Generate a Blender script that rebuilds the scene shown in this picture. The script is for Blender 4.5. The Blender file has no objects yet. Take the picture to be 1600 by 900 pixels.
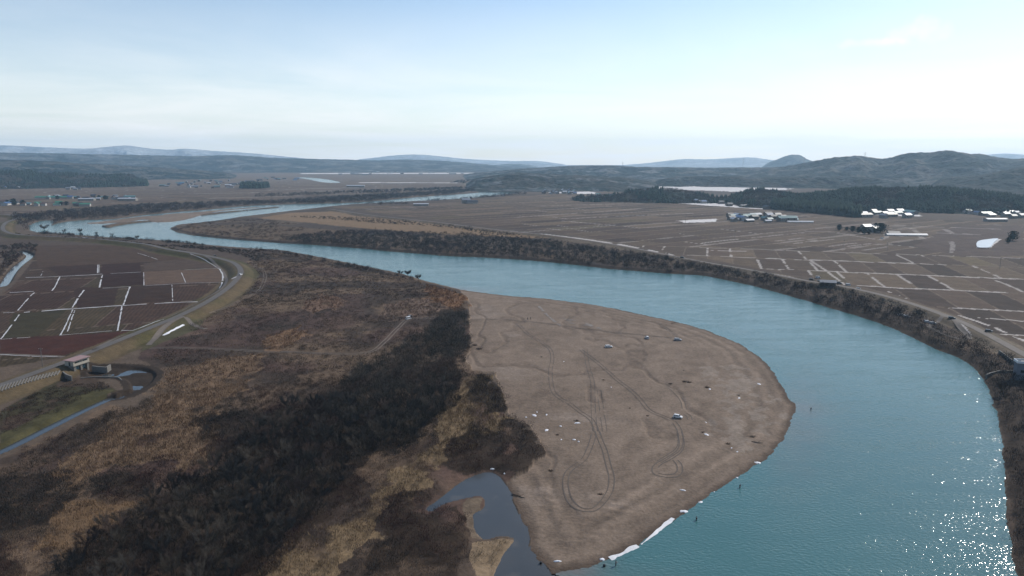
import bpy, bmesh, math, random
import numpy as np
from mathutils import Vector, Matrix, Euler

random.seed(7)
RNG = np.random.default_rng(11)
SC = bpy.context.scene
COL = SC.collection

# ------------------------------------------------------------------ camera
CAM_H = 100.0
PITCH = math.radians(10.5)
FOC = 1081.0            # focal length in pixels of a 1600 wide frame
cam_d = bpy.data.cameras.new('camera')
cam_d.sensor_width = 36.0
cam_d.lens = 36.0 * FOC / 1600.0
cam_d.clip_start = 0.5
cam_d.clip_end = 120000.0
cam = bpy.data.objects.new('camera', cam_d)
COL.objects.link(cam)
cam.location = (0, 0, CAM_H)
cam.rotation_euler = (math.radians(90) - PITCH, 0, 0)
SC.camera = cam

# ------------------------------------------------------------------ light
SUN_AZ = math.radians(50)      # clockwise from straight ahead (+Y) to the right
SUN_EL = math.radians(37)
world = bpy.data.worlds.new('World')
SC.world = world
world.use_nodes = True
wt = world.node_tree
wt.nodes.clear()
wo = wt.nodes.new('ShaderNodeOutputWorld')
bg = wt.nodes.new('ShaderNodeBackground')
sky = wt.nodes.new('ShaderNodeTexSky')
sky.sky_type = 'NISHITA'
sky.sun_disc = False
sky.sun_elevation = SUN_EL
sky.sun_rotation = SUN_AZ
sky.altitude = 50
sky.air_density = 1.0
sky.dust_density = 0.3
sky.ozone_density = 1.2
bg.inputs['Strength'].default_value = 0.10

def wn(t, **kw):
    n = wt.nodes.new(t)
    for k, v in kw.items():
        setattr(n, k, v)
    return n
def wmath(op, a, b=None, clamp=False):
    n = wn('ShaderNodeMath', operation=op, use_clamp=clamp)
    for i, s in enumerate((a, b)):
        if s is None: continue
        if isinstance(s, (int, float)): n.inputs[i].default_value = s
        else: wt.links.new(s, n.inputs[i])
    return n.outputs[0]
# thin real clouds: noise on a flat layer high above (direction divided by its height)
tc = wn('ShaderNodeTexCoord')
sep = wn('ShaderNodeSeparateXYZ')
wt.links.new(tc.outputs['Generated'], sep.inputs[0])
zz = wmath('ADD', wmath('MAXIMUM', sep.outputs[2], 0.0), 0.055)
cx = wmath('DIVIDE', sep.outputs[0], zz)
cy = wmath('DIVIDE', sep.outputs[1], zz)
comb = wn('ShaderNodeCombineXYZ')
wt.links.new(cx, comb.inputs[0]); wt.links.new(cy, comb.inputs[1])
n1 = wn('ShaderNodeTexNoise')
n1.inputs['Scale'].default_value = 0.35
n1.inputs['Detail'].default_value = 7
n1.inputs['Roughness'].default_value = 0.58
n1.inputs['Distortion'].default_value = 0.5
wt.links.new(comb.outputs[0], n1.inputs['Vector'])
mr = wn('ShaderNodeMapRange')
mr.inputs['From Min'].default_value = 0.15; mr.inputs['From Max'].default_value = 0.80
wt.links.new(n1.outputs[0], mr.inputs['Value'])
low = wn('ShaderNodeMapRange')      # the layer thickens towards the horizon
low.inputs['From Min'].default_value = 0.22; low.inputs['From Max'].default_value = 0.0
low.inputs['To Min'].default_value = 0.0; low.inputs['To Max'].default_value = 1.25
wt.links.new(sep.outputs[2], low.inputs['Value'])
veil = wmath('MULTIPLY', mr.outputs[0], low.outputs[0])
# one small puffy cloud high on the right
def pdir(px, py):
    x = (px - 800) / FOC; v = (450 - py) / FOC
    d = Vector((x, math.cos(PITCH) + v * math.sin(PITCH), -math.sin(PITCH) + v * math.cos(PITCH)))
    return d.normalized()
def puff(px, py, rx, ry, gain):
    d = pdir(px, py)
    right = d.cross(Vector((0, 0, 1))).normalized(); up = right.cross(d)
    out = []
    for axis, rad in ((right, rx), (up, ry)):
        dp = wn('ShaderNodeVectorMath', operation='DOT_PRODUCT')
        wt.links.new(tc.outputs['Generated'], dp.inputs[0]); dp.inputs[1].default_value = axis
        q = wmath('DIVIDE', dp.outputs['Value'], rad)
        out.append(wmath('MULTIPLY', q, q))
    dd = wmath('SQRT', wmath('ADD', out[0], out[1]))
    n2 = wn('ShaderNodeTexNoise')
    n2.inputs['Scale'].default_value = 26; n2.inputs['Detail'].default_value = 8; n2.inputs['Roughness'].default_value = 0.62
    wt.links.new(tc.outputs['Generated'], n2.inputs['Vector'])
    e = wmath('SUBTRACT', wmath('MULTIPLY', n2.outputs[0], 2.4), wmath('ADD', dd, 0.28))
    return wmath('MULTIPLY', wmath('MAXIMUM', e, 0.0), gain, clamp=True)
p1 = puff(1428, 48, 0.046, 0.022, 0.6)
p2 = puff(1375, 66, 0.060, 0.008, 0.5)
cl = wmath('ADD', wmath('ADD', veil, p1), p2, clamp=True)
mixc = wn('ShaderNodeMix', data_type='RGBA')
wt.links.new(cl, mixc.inputs[0])
wt.links.new(sky.outputs[0], mixc.inputs[6])
mixc.inputs[7].default_value = (9.0, 8.75, 8.5, 1)
wt.links.new(mixc.outputs[2], bg.inputs['Color'])
wt.links.new(bg.outputs[0], wo.inputs['Surface'])

sun_d = bpy.data.lights.new('sun', 'SUN')
sun_d.energy = 3.3
sun_d.angle = math.radians(0.53)
sun_d.color = (1.0, 0.94, 0.855)
sun = bpy.data.objects.new('sun', sun_d)
COL.objects.link(sun)
SDIR = Vector((math.sin(SUN_AZ) * math.cos(SUN_EL), math.cos(SUN_AZ) * math.cos(SUN_EL), math.sin(SUN_EL)))
sun.rotation_euler = SDIR.to_track_quat('Z', 'Y').to_euler()
sun.location = (200, 100, 300)

SC.view_settings.view_transform = 'Standard'
SC.view_settings.look = 'None'
SC.view_settings.exposure = 0.50
SC.view_settings.gamma = 1.0
SC.render.engine = 'CYCLES'
SC.cycles.use_denoising = True
SC.cycles.max_bounces = 4
SC.cycles.diffuse_bounces = 2
SC.cycles.glossy_bounces = 2
SC.cycles.transparent_max_bounces = 8
SC.cycles.volume_bounces = 2
SC.cycles.sample_clamp_indirect = 4.0

# ------------------------------------------------------------------ helpers
def at(px, py, z=0.0):
    """the point on the level z that the survey of the place puts at this bearing"""
    x = (px - 800) / FOC; v = (450 - py) / FOC
    fy = math.cos(PITCH) + v * math.sin(PITCH)
    fz = -math.sin(PITCH) + v * math.cos(PITCH)
    t = (z - CAM_H) / fz
    return (x * t, fy * t)

def smooth_line(pts, n=4, closed=False):
    """Catmull-Rom through the points"""
    P = [np.array(p, float) for p in pts]
    out = []
    m = len(P)
    rng = range(m if closed else m - 1)
    for i in rng:
        if closed:
            p0, p1_, p2_, p3 = P[(i-1) % m], P[i], P[(i+1) % m], P[(i+2) % m]
        else:
            p0, p1_, p2_, p3 = P[max(i-1, 0)], P[i], P[i+1], P[min(i+2, m-1)]
        for k in range(n):
            t = k / n
            out.append(0.5 * ((2*p1_) + (-p0+p2_)*t + (2*p0-5*p1_+4*p2_-p3)*t*t + (-p0+3*p1_-3*p2_+p3)*t**3))
    if not closed: out.append(P[-1])
    return out

def wpts(pix, z=0.0, n=0, closed=False):
    p = pix
    if n: p = smooth_line(p, n, closed)
    return np.array([at(a[0], a[1], z) for a in p])

def _hash(ix, iy, seed):
    h = (ix.astype(np.int64) * 374761393 + iy.astype(np.int64) * 668265263 + seed * 1442695041) & 0x7fffffff
    h = ((h ^ (h >> 13)) * 1274126177) & 0x7fffffff
    h = (h ^ (h >> 16)) & 0xffffff
    return (h / float(0xffffff)).astype(np.float32)

def vnoise(x, y, seed=0):
    fx = np.floor(x); fy = np.floor(y)
    tx = x - fx; ty = y - fy
    tx = tx*tx*(3-2*tx); ty = ty*ty*(3-2*ty)
    ix = fx.astype(np.int64); iy = fy.astype(np.int64)
    a = _hash(ix, iy, seed); b = _hash(ix+1, iy, seed); c = _hash(ix, iy+1, seed); d = _hash(ix+1, iy+1, seed)
    return (a*(1-tx)+b*tx)*(1-ty) + (c*(1-tx)+d*tx)*ty

def fbm(x, y, scale, octv=4, seed=0, rough=0.5):
    s = 0; amp = 1; tot = 0
    f = 1.0/scale
    for o in range(octv):
        s = s + amp*vnoise(x*f+o*17.3, y*f+o*9.1, seed+o); tot += amp
        amp *= rough; f *= 2.03
    return s/tot

def sstep(a, b, x):
    t = np.clip((x-a)/(b-a), 0, 1)
    return t*t*(3-2*t)

def inpoly(x, y, poly):
    ins = np.zeros(x.shape, bool)
    n = len(poly)
    for i in range(n):
        x1, y1 = poly[i]; x2, y2 = poly[(i+1) % n]
        if y1 == y2: continue
        c = ((y1 > y) != (y2 > y)) & (x < (x2-x1)*(y-y1)/(y2-y1)+x1)
        ins ^= c
    return ins

def tag(o, label=None, cat=None, group=None, kind=None):
    if label: o['label'] = label
    if cat: o['category'] = cat
    if group: o['group'] = group
    if kind: o['kind'] = kind
    return o

def empty(name, loc, rz=0.0, s=1.0):
    o = bpy.data.objects.new(name, None)
    o.empty_display_size = 0.5
    COL.objects.link(o)
    o.location = loc; o.rotation_euler = (0, 0, rz); o.scale = (s, s, s)
    return o

def link_mesh(name, me, mat=None, parent=None):
    o = bpy.data.objects.new(name, me)
    COL.objects.link(o)
    if mat is not None and not me.materials: me.materials.append(mat)
    if parent is not None: o.parent = parent
    return o

def np_mesh(name, verts, faces, colors=None, smooth=False):
    """verts (N,3), faces (M,3|4) -> mesh, colours per vertex as attribute 'tint'"""
    me = bpy.data.meshes.new(name)
    k = faces.shape[1]
    me.vertices.add(len(verts)); me.vertices.foreach_set('co', np.ascontiguousarray(verts, np.float32).ravel())
    me.loops.add(faces.size); me.loops.foreach_set('vertex_index', np.ascontiguousarray(faces, np.int32).ravel())
    me.polygons.add(len(faces)); me.polygons.foreach_set('loop_start', np.arange(0, faces.size, k, dtype=np.int32))
    me.update(calc_edges=True)
    if smooth: me.polygons.foreach_set('use_smooth', np.ones(len(faces), bool))
    if colors is not None:
        at_ = me.attributes.new('tint', 'FLOAT_COLOR', 'POINT')
        c = np.ones((len(verts), 4), np.float32); c[:, :colors.shape[1]] = colors
        at_.data.foreach_set('color', c.ravel())
    return me

def new_mat(name):
    m = bpy.data.materials.new(name); m.use_nodes = True
    nt = m.node_tree
    b = nt.nodes['Principled BSDF']
    return m, nt, b

def plain(name, col, rough=0.7, metal=0.0, noise=0.15, scale=3.0, spec=0.3):
    m, nt, b = new_mat(name)
    b.inputs['Roughness'].default_value = rough
    b.inputs['Metallic'].default_value = metal
    b.inputs['Specular IOR Level'].default_value = spec
    if noise:
        g = nt.nodes.new('ShaderNodeNewGeometry')
        n = nt.nodes.new('ShaderNodeTexNoise'); n.inputs['Scale'].default_value = scale; n.inputs['Detail'].default_value = 4
        nt.links.new(g.outputs['Position'], n.inputs['Vector'])
        mx = nt.nodes.new('ShaderNodeMix'); mx.data_type = 'RGBA'
        mx.inputs[6].default_value = tuple(c*(1-noise) for c in col) + (1,)
        mx.inputs[7].default_value = tuple(min(1, c*(1+noise)) for c in col) + (1,)
        nt.links.new(n.outputs[0], mx.inputs[0])
        nt.links.new(mx.outputs[2], b.inputs['Base Color'])
    else:
        b.inputs['Base Color'].default_value = tuple(col)+(1,)
    return m

def tint_mat(name, rough=0.9, scales=((0.35, 0.35), (2.5, 0.3)), bump=0.0, bscale=1.5, spec=0.12, trans=0.0):
    """attribute tint broken up by procedural noise at several sizes"""
    m, nt, b = new_mat(name)
    a = nt.nodes.new('ShaderNodeAttribute'); a.attribute_name = 'tint'
    g = nt.nodes.new('ShaderNodeNewGeometry')
    cur = a.outputs['Color']
    for sc_, amt in scales:
        n = nt.nodes.new('ShaderNodeTexNoise'); n.inputs['Scale'].default_value = sc_; n.inputs['Detail'].default_value = 5
        n.inputs['Roughness'].default_value = 0.6
        nt.links.new(g.outputs['Position'], n.inputs['Vector'])
        r = nt.nodes.new('ShaderNodeMapRange'); r.inputs['From Min'].default_value = 0.3; r.inputs['From Max'].default_value = 0.7
        r.inputs['To Min'].default_value = 1-amt; r.inputs['To Max'].default_value = 1+amt
        nt.links.new(n.outputs[0], r.inputs['Value'])
        v = nt.nodes.new('ShaderNodeVectorMath'); v.operation = 'SCALE'
        nt.links.new(cur, v.inputs[0]); nt.links.new(r.outputs[0], v.inputs['Scale'])
        cur = v.outputs[0]
    nt.links.new(cur, b.inputs['Base Color'])
    b.inputs['Roughness'].default_value = rough
    b.inputs['Specular IOR Level'].default_value = spec
    if bump:
        n = nt.nodes.new('ShaderNodeTexNoise'); n.inputs['Scale'].default_value = bscale; n.inputs['Detail'].default_value = 6
        nt.links.new(g.outputs['Position'], n.inputs['Vector'])
        bm_ = nt.nodes.new('ShaderNodeBump'); bm_.inputs['Strength'].default_value = 1.0; bm_.inputs['Distance'].default_value = bump
        nt.links.new(n.outputs[0], bm_.inputs['Height'])
        nt.links.new(bm_.outputs[0], b.inputs['Normal'])
    return m
# ------------------------------------------------------------------ survey lines (bearings in 1600x900 units, turned into ground points)
FAR_BANK = [(1640,1020),(1610,950),(1590,900),(1583,862),(1576,830),(1572,800),(1571,770),(1570,740),(1566,690),(1558,650),(1548,615),(1535,590),(1520,573),
 (1495,558),(1465,546),(1430,530),(1395,513),(1350,497),(1300,482),(1250,467),(1200,453),(1150,441),(1100,431),(1050,428),(1000,424),(950,420),
 (900,414),(850,409),(800,405),(750,402),(700,400),(650,396),(600,392),(560,388),(520,385),(480,382),(440,380),(400,377),(360,374),(320,370),
 (290,366),(272,361),(266,357),(278,352),(300,349.5),(340,345),(370,340),(400,336.5),(440,331.5),(480,327),(530,321.5),(580,318),(640,315),
 (680,313),(720,311),(760,307),(800,302.5),(822,299)]
NEAR_A = [(812,297),(790,296.5),(765,295.5),(742,296),(755,298.5),(740,301.8),(700,304.5),(640,309),(600,313),(540,317),(470,319),(400,321),(360,324),(320,328),(290,330),
 (260,333),(230,335.5),(200,339.5),(175,342.5),(130,344),(105,346.5),(90,349),(81,352),(83,346),(72,344.5),(58,346.5),(48,351),(45,357),(51,361.5),
 (60,364),(100,366),(150,370),(200,373),(250,376),(280,378.5),(320,382.5),(360,386),(400,389),(440,391.5),(480,398),(520,406),(550,412),(580,418),
 (610,424),(640,431),(665,439),(700,448),(730,454),(760,458),(800,462.5),(840,465.5),(880,470),(920,475),(960,482),(1000,490.5),(1040,499),
 (1080,508.5),(1120,522),(1160,540),(1185,557),(1205,577),(1220,600),(1232,620),(1243,633),(1241,648),(1235,665),(1220,690),(1205,710),(1180,728),
 (1150,748),(1115,771),(1080,797),(1050,815),(1020,835),(990,855),(960,872),(920,886),(885,894),(862,897)]
BACKWATER = [(838,868),(826,855),(829,842),(822,825),(812,803),(803,787),(795,765),(783,746),(765,739),(745,742),(720,754),(690,775),(665,795),
 (676,799),(700,787),(735,777),(750,776),(758,783),(755,795),(745,800),(738,808),(745,835),(757,845),(780,838),(801,840),(803,848),(790,862),(778,885),(768,905),(760,960),(760,1040)]
RIVER_PX = smooth_line(FAR_BANK, 4) + smooth_line(NEAR_A, 4) + smooth_line(BACKWATER, 3) + [(1000,1060),(1400,1060)]
RIVER = np.array([at(a[0], a[1], 0) for a in RIVER_PX])
ISLAND = wpts([(135,349),(165,345.5),(195,341.5),(225,338),(250,336.5),(262,334.5),(300,332),(350,327.5),(390,324.5),(410,323.5),(395,325.5),(350,329),(320,335),(290,343.5),
 (265,347),(240,347),(225,343),(200,347),(170,349),(150,350)], 0, 3, True)
SPIT = [(845,870),(880,893),(840,880)]
FAR_REACH = wpts([(466,277.5),(480,277.5),(500,279),(515,281),(531,284.5),(525,286),(505,285),(485,281)], 0, 3, True)
CANAL_S = wpts([(-60,730),(0,708),(60,678),(120,648),(170,625)], 0, 3)         # blue drainage canal at lower left
CANAL_N = wpts([(0,450),(8,443),(16,430),(27,417),(44,404),(46,399),(40,396),(31,393)], 0, 3)
POOL = wpts([(140,590),(165,592),(186,592),(200,598),(206,612),(190,618),(172,628),(205,622),(232,605),(243,592),(238,583),(215,577),(170,575),(140,578)], 0, 3, True)
LEVEE_L = wpts([(-160,655),(-60,620),(0,601),(50,583),(100,565),(140,549),(200,525),(250,505),(288,489),(325,470),(355,450),(372,433),(376,422),(368,412),(350,405),(312,397),
 (262,389),(235,382.5),(215,379.5),(140,372),(38,367),(10,362),(4,355),(10,347),(26,341),(20,336),(-40,334)], 5.0, 4)
LEVEE_R = wpts([(1760,640),(1680,594),(1600,552),(1525,512),(1475,491),(1400,466),(1325,448),(1262,438),(1200,426),(1150,417),(1100,408.5),(1050,399),(1000,389),(950,380),(900,372.5),
 (850,366),(800,361),(740,354),(690,347.5),(640,342),(590,337),(540,330),(515,326)], 4.0, 4)
SAND_PX = [(715,452),(726,462),(735,478),(733,500),(737,530),(733,548),(728,568),(738,582),(770,584),(781,600),(786,625),(797,650),(822,665),(845,690),(850,710),
 (832,728),(808,743),(792,752),(800,772),(812,800),(822,825),(828,842),(824,856),(836,872),(862,900),(900,960),(1300,960),(1300,560),(1000,440)]
SAND = wpts(SAND_PX, 0.5)

# ------------------------------------------------------------------ polar ground grid (finer near the viewer, one sheet to the horizon)
def build_radii():
    r = [4.0, 15.0, 35.0, 60.0]
    while r[-1] < 130: r.append(r[-1]*1.012)
    while r[-1] < 700: r.append(r[-1]*1.0042)
    while r[-1] < 2500: r.append(r[-1]*1.0055)
    while r[-1] < 9000: r.append(r[-1]*1.012)
    while r[-1] < 13000: r.append(r[-1]*1.04)
    return np.array(r)
RAD = build_radii()
fine = np.radians(np.arange(-45, 45.001, 0.078))
AZ = np.concatenate([np.radians(np.arange(-180, -45, 3.0)), fine, np.radians(np.arange(48, 179, 3.0))])
NR, NA = len(RAD), len(AZ)
GX = (RAD[:, None]*np.sin(AZ)[None, :]).astype(np.float64)
GY = (RAD[:, None]*np.cos(AZ)[None, :]).astype(np.float64)
print('ground grid', NR, NA, NR*NA)

def window(poly, pad=0.0):
    """index window of the grid that covers a set of points"""
    r = np.hypot(poly[:, 0], poly[:, 1]); a = np.arctan2(poly[:, 0], poly[:, 1])
    rmin = max(r.min()-pad, 1.0); rmax = r.max()+pad
    da = math.asin(min(1.0, pad/max(rmin, pad+1e-6))) if pad else 0
    i0 = max(np.searchsorted(RAD, rmin)-1, 0); i1 = min(np.searchsorted(RAD, rmax)+1, NR)
    j0 = max(np.searchsorted(AZ, a.min()-da)-1, 0); j1 = min(np.searchsorted(AZ, a.max()+da)+1, NA)
    return slice(i0, i1), slice(j0, j1)

def seg_dist(poly, reach, closed=True, warp=None):
    D = np.full((NR, NA), reach, np.float32)
    n = len(poly)
    for i in range(n if closed else n-1):
        a = poly[i]; b = poly[(i+1) % n]
        L = math.hypot(*(b-a))
        if L < 1e-6: continue
        # long edges are cut so that the window stays small
        k = max(1, int(L/max(reach, 60)))
        for q in range(k):
            p = a+(b-a)*q/k; p2 = a+(b-a)*(q+1)/k
            w = window(np.array([p, p2]), reach)
            if w[0].start >= w[0].stop or w[1].start >= w[1].stop: continue
            X = GX[w]; Y = GY[w]
            dx, dy = p2-p; l2 = dx*dx+dy*dy
            t = np.clip(((X-p[0])*dx+(Y-p[1])*dy)/l2, 0, 1)
            d = np.hypot(X-p[0]-t*dx, Y-p[1]-t*dy)
            D[w] = np.minimum(D[w], d)
    return D

WX = (fbm(GX, GY, 9, 3, 50)-0.5); WY = (fbm(GX, GY, 9, 3, 60)-0.5)
def mask(poly, ragged=0.0):
    M = np.zeros((NR, NA), bool)
    w = window(poly, 30)
    X = GX[w]+WX[w]*ragged; Y = GY[w]+WY[w]*ragged
    M[w] = inpoly(X, Y, poly)
    return M

REACH = 90
dw = seg_dist(RIVER, REACH)
inw = mask(RIVER)
isl_d = seg_dist(ISLAND, 40); isl = mask(ISLAND)
fr_d = seg_dist(FAR_REACH, 60); fr = mask(FAR_REACH)
sd = np.where(inw, -dw, dw)
sd = np.where(isl, isl_d, np.where(inw, np.maximum(sd, -isl_d), sd))
sd = np.minimum(sd, np.where(fr, -fr_d, fr_d if True else 0)*1.0)
sd = np.where(np.isclose(fr_d, 60) & (dw >= REACH), REACH, sd)
# ragged shorelines
sd = sd + np.where(np.abs(sd) < REACH-5, (fbm(GX, GY, 7, 3, 5)-0.5)*np.clip(np.hypot(GX, GY)/300, 0.9, 4)*1.6, 0)
sand = mask(SAND, 3.0) & (sd > -60)
lev_l = seg_dist(LEVEE_L, 40, False); lev_r = seg_dist(LEVEE_R, 40, False)
can_s = seg_dist(CANAL_S, 25, False); can_n = seg_dist(CANAL_N, 25, False)
pool_in = mask(POOL); pool_d = seg_dist(POOL, 25); pool_sd = np.where(pool_in, -pool_d, pool_d)
print('distances done')

GR = np.hypot(GX, GY)
sd = sd + np.where(np.abs(sd) < 30, (fbm(GX, GY, 3.2, 3, 6)-0.5)*1.7*(sand), 0)
n8 = fbm(GX, GY, 8, 4, 1); n40 = fbm(GX, GY, 45, 5, 2); n2 = fbm(GX, GY, 2.2, 3, 3); n150 = fbm(GX, GY, 160, 4, 4)
land = 0.15+1.45*sstep(-0.5, 6.5, sd)+(n8-0.5)*0.5*sstep(3, 12, sd)+(n40-0.5)*1.4*sstep(5, 60, sd)
# the sandbar rises gently from the river
sandz = np.clip(0.028*sd, 0, 0.8)+(n8-0.5)*0.22*sstep(2, 30, sd)+(n40-0.5)*0.8*sstep(10, 60, sd)+0.02
# wind and current ripples on the lower end of the bar
rip = np.sin((GX*0.35+GY*0.94)*0.95+n40*14)*0.10*sstep(0.35, 0.7, n40+0.1)*(GR < 260)
ripz = mask(wpts([(826,770),(870,765),(950,775),(985,800),(960,835),(900,860),(850,862),(822,810)], .5), 10)*sstep(.35, .6, fbm(GX, GY, 18, 3, 97))
sandz = sandz+0.16*np.sin((GX*0.25+GY*0.97)*1.5+n40*16+n8*5)*ripz*sstep(4, 12, sd)
# low terraces left by falling water run along the shore; shallow dry channels cross the bar
sandz = sandz+0.10*np.sin(sd*0.85+n40*9+n8*2)*sstep(34, 10, sd)*sstep(0.8, 3, sd)
chan = 1-np.abs(2*fbm(GX*.8+n40*10, GY*.45, 26, 4, 95)-1)
sandz = sandz-0.38*sstep(.90, .99, chan)*sstep(8, 25, sd)+(n2-.5)*0.10*sstep(3, 8, sd)
is_sandy = sand | isl | (isl_d < 25) & (sd < 0)
near_sand = sstep(14, 0, seg_dist(SAND, 14))
Z = np.where(sand, sandz, np.where(isl, np.clip(0.04*isl_d, 0, 0.7)+0.05, land))
bed = np.clip(sd*0.25, -2.2, 0)-0.02
Z = np.where(sd < 0, bed, Z)
fields_flat = (lev_l < 0) 
crest = 4.6
lev = crest*(1-sstep(3.2, 15.5, lev_l))
Z = np.where((sd > 0) | (lev_l < 3), np.maximum(Z, lev+0.4*(n8-0.5)*(lev_l > 4)), Z)
lev2 = 3.4*(1-sstep(3.2, 12.0, lev_r))
Z = np.where(sd > 0, np.maximum(Z, lev2+0.3*(n8-0.5)*(lev_r > 4)), Z)
cut = lambda d, half, Zin: np.where(d < half+5, np.minimum(Zin, -0.9+np.clip(d-half, -1, 9)*0.9), Zin)
Z = cut(can_s, 1.5, Z)
Z = cut(can_n, 2.0, Z)
Z = np.where(pool_sd < 4, np.minimum(Z, 0.42+(n8-0.5)*1.1+np.clip(pool_sd+0.4, -0.2, 9)*1.1), Z)

def samp(A, x, y):
    """bilinear read of a grid array at world points"""
    x = np.asarray(x, float); y = np.asarray(y, float)
    r = np.hypot(x, y); a = np.arctan2(x, y)
    i = np.clip(np.searchsorted(RAD, r)-1, 0, NR-2); j = np.clip(np.searchsorted(AZ, a)-1, 0, NA-2)
    tr = np.clip((r-RAD[i])/(RAD[i+1]-RAD[i]), 0, 1); ta = np.clip((a-AZ[j])/(AZ[j+1]-AZ[j]), 0, 1)
    return (A[i, j]*(1-tr)+A[i+1, j]*tr)*(1-ta)+(A[i, j+1]*(1-tr)+A[i+1, j+1]*tr)*ta
def gz(x, y): return float(samp(Z, [x], [y])[0])
def ground_at(px, py):
    """ground point seen at this bearing, allowing for the ground's own height"""
    z = 0.5
    for _ in range(4):
        x, y = at(px, py, z); z = gz(x, y)
    return x, y, z

# ------------------------------------------------------------------ ground colours (true surface colours; light comes from the lamps)
C = np.zeros((NR, NA, 3), np.float32)
def col(*c): return np.array(c, np.float32)
def lay(M, c, var=0.0, nz=None):
    m = M.astype(np.float32)[..., None] if M.ndim == 2 else M
    cc = c if isinstance(c, np.ndarray) and c.ndim == 3 else np.broadcast_to(c, C.shape)
    if var: cc = cc*(1+var*((nz if nz is not None else n8)-0.5)*2)[..., None]
    C[:] = C*(1-m)+cc*m
def mixc_(a, b, t): return a*(1-t[..., None])+b*t[..., None]
# general plain: stubble fields
base = mixc_(col(.085, .066, .055), col(.125, .100, .080), sstep(.35, .65, n150))
C[:] = base*(0.85+0.3*n40)[..., None]

def field_grid(Mk, ang, cu, cv, seed, pal, snow_u=0.5, snow_v=0.35, lw=1.6, snowmin=1.2, jit=0.0, ou=0, ov=0, furrow=0.0, bcol=(.16, .13, .105)):
    """paddies: cells cu x cv metres turned by ang, each with its own tint, bunds between them, snow lying along some bunds"""
    ii, jj = np.where(Mk)
    if len(ii) == 0: return
    sl = (slice(ii.min(), ii.max()+1), slice(jj.min(), jj.max()+1))
    X = GX[sl]; Y = GY[sl]; R_ = GR[sl]
    ca, sa = math.cos(ang), math.sin(ang)
    u = (X*ca+Y*sa+ou)/cu; v = (-X*sa+Y*ca+ov)/cv
    row = np.floor(v); shift = _hash(row.astype(np.int64), row.astype(np.int64)*0+3, seed+9)*0.5
    u = u+shift
    cu_i = np.floor(u).astype(np.int64); cv_i = row.astype(np.int64)
    h = _hash(cu_i, cv_i, seed); h2 = _hash(cu_i, cv_i, seed+1)
    big = _hash(cu_i//3, cv_i//2, seed+2)
    idx = np.clip(((h*0.6+big*0.4)*len(pal)).astype(int), 0, len(pal)-1)
    colr = np.array(pal, np.float32)[idx]*(0.82+0.36*h2)[..., None]
    colr = colr*(0.82+0.36*n8[sl])[..., None]
    if furrow: colr = colr*(1+furrow*np.sin((u*cu+n8[sl]*1.5)*2*math.pi/2.6))[..., None]
    wid = np.maximum(lw, R_*R_/(CAM_H*FOC)*0.55)          # never thinner than the grid can hold
    wu = np.maximum(lw, R_/FOC*1.3)
    eu = np.abs(u-np.round(u))*cu; ev = np.abs(v-np.round(v))*cv
    bund = (eu < wu*0.45) | (ev < wid*0.45)
    colr = np.where(bund[..., None], np.array(bcol, np.float32), colr)
    run = fbm(X, Y, 14, 2, seed+31)
    su = (eu < wu) & (_hash(np.round(u).astype(np.int64), cv_i, seed+5) < snow_u) & (run > 0.42)
    sv = (ev < wid) & (_hash(cu_i//4, np.round(v).astype(np.int64), seed+6) < snow_v) & (run > 0.36)
    frac_u = np.clip(snowmin*.62/wu, .0, 1); frac_v = np.clip(snowmin*.9/wid, 0, 1)
    sn = np.maximum(su*frac_u, sv*frac_v)
    snc = np.array((.50, .50, .51), np.float32)
    colr = colr*(1-sn[..., None]*.9)+snc*sn[..., None]*.9
    C[sl] = np.where(Mk[sl][..., None], colr, C[sl])

R = math.radians
pal_r = [(.054,.038,.031),(.088,.064,.050),(.106,.080,.061),(.128,.098,.072),(.094,.069,.054),(.066,.048,.039),(.112,.090,.058)]
PLAIN_R = wpts([(515,323),(600,322),(720,315),(800,306),(880,303),(960,306),(1060,313),(1130,318),(1240,332),(1345,340),(1420,342),(1500,345),(1720,352),(1760,630),(1680,585),(1600,545),(1525,505),(1475,486),(1400,461),
 (1325,444),(1262,433),(1200,422),(1150,413),(1100,404),(1050,395),(1000,385),(950,376),(900,368),(850,362),(800,357),(740,350),(690,344),(640,339),(590,333)], 1.5)
PR = mask(PLAIN_R)
uu = GX*math.cos(R(-16))+GY*math.sin(R(-16)); vv_ = GX*math.sin(R(16))+GY*math.cos(R(16))
near_blk = PR & (vv_ < 815)
far_blk = PR & (vv_ >= 815)
field_grid(near_blk, R(-16), 24, 73, 3, pal_r, .45, .85, 1.2, 1.5, ov=-668+73*9, furrow=0.05)
field_grid(far_blk, R(35), 95, 38, 7, pal_r, .30, .30, 1.2, 1.2, bcol=(.155, .122, .092))
PLAIN_L = wpts([(-300,272),(200,283),(240,274),(420,270),(560,272),(800,272),(860,280),(860,296),(740,295),(640,300),(500,306),(400,309),(300,316),(200,320),(120,326),(60,331),(-20,334),(-400,345)], 1.5)
field_grid(mask(PLAIN_L), R(8), 110, 60, 17, pal_r+[(.16,.13,.10)], .30, .25, 2, 1.6)
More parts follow.
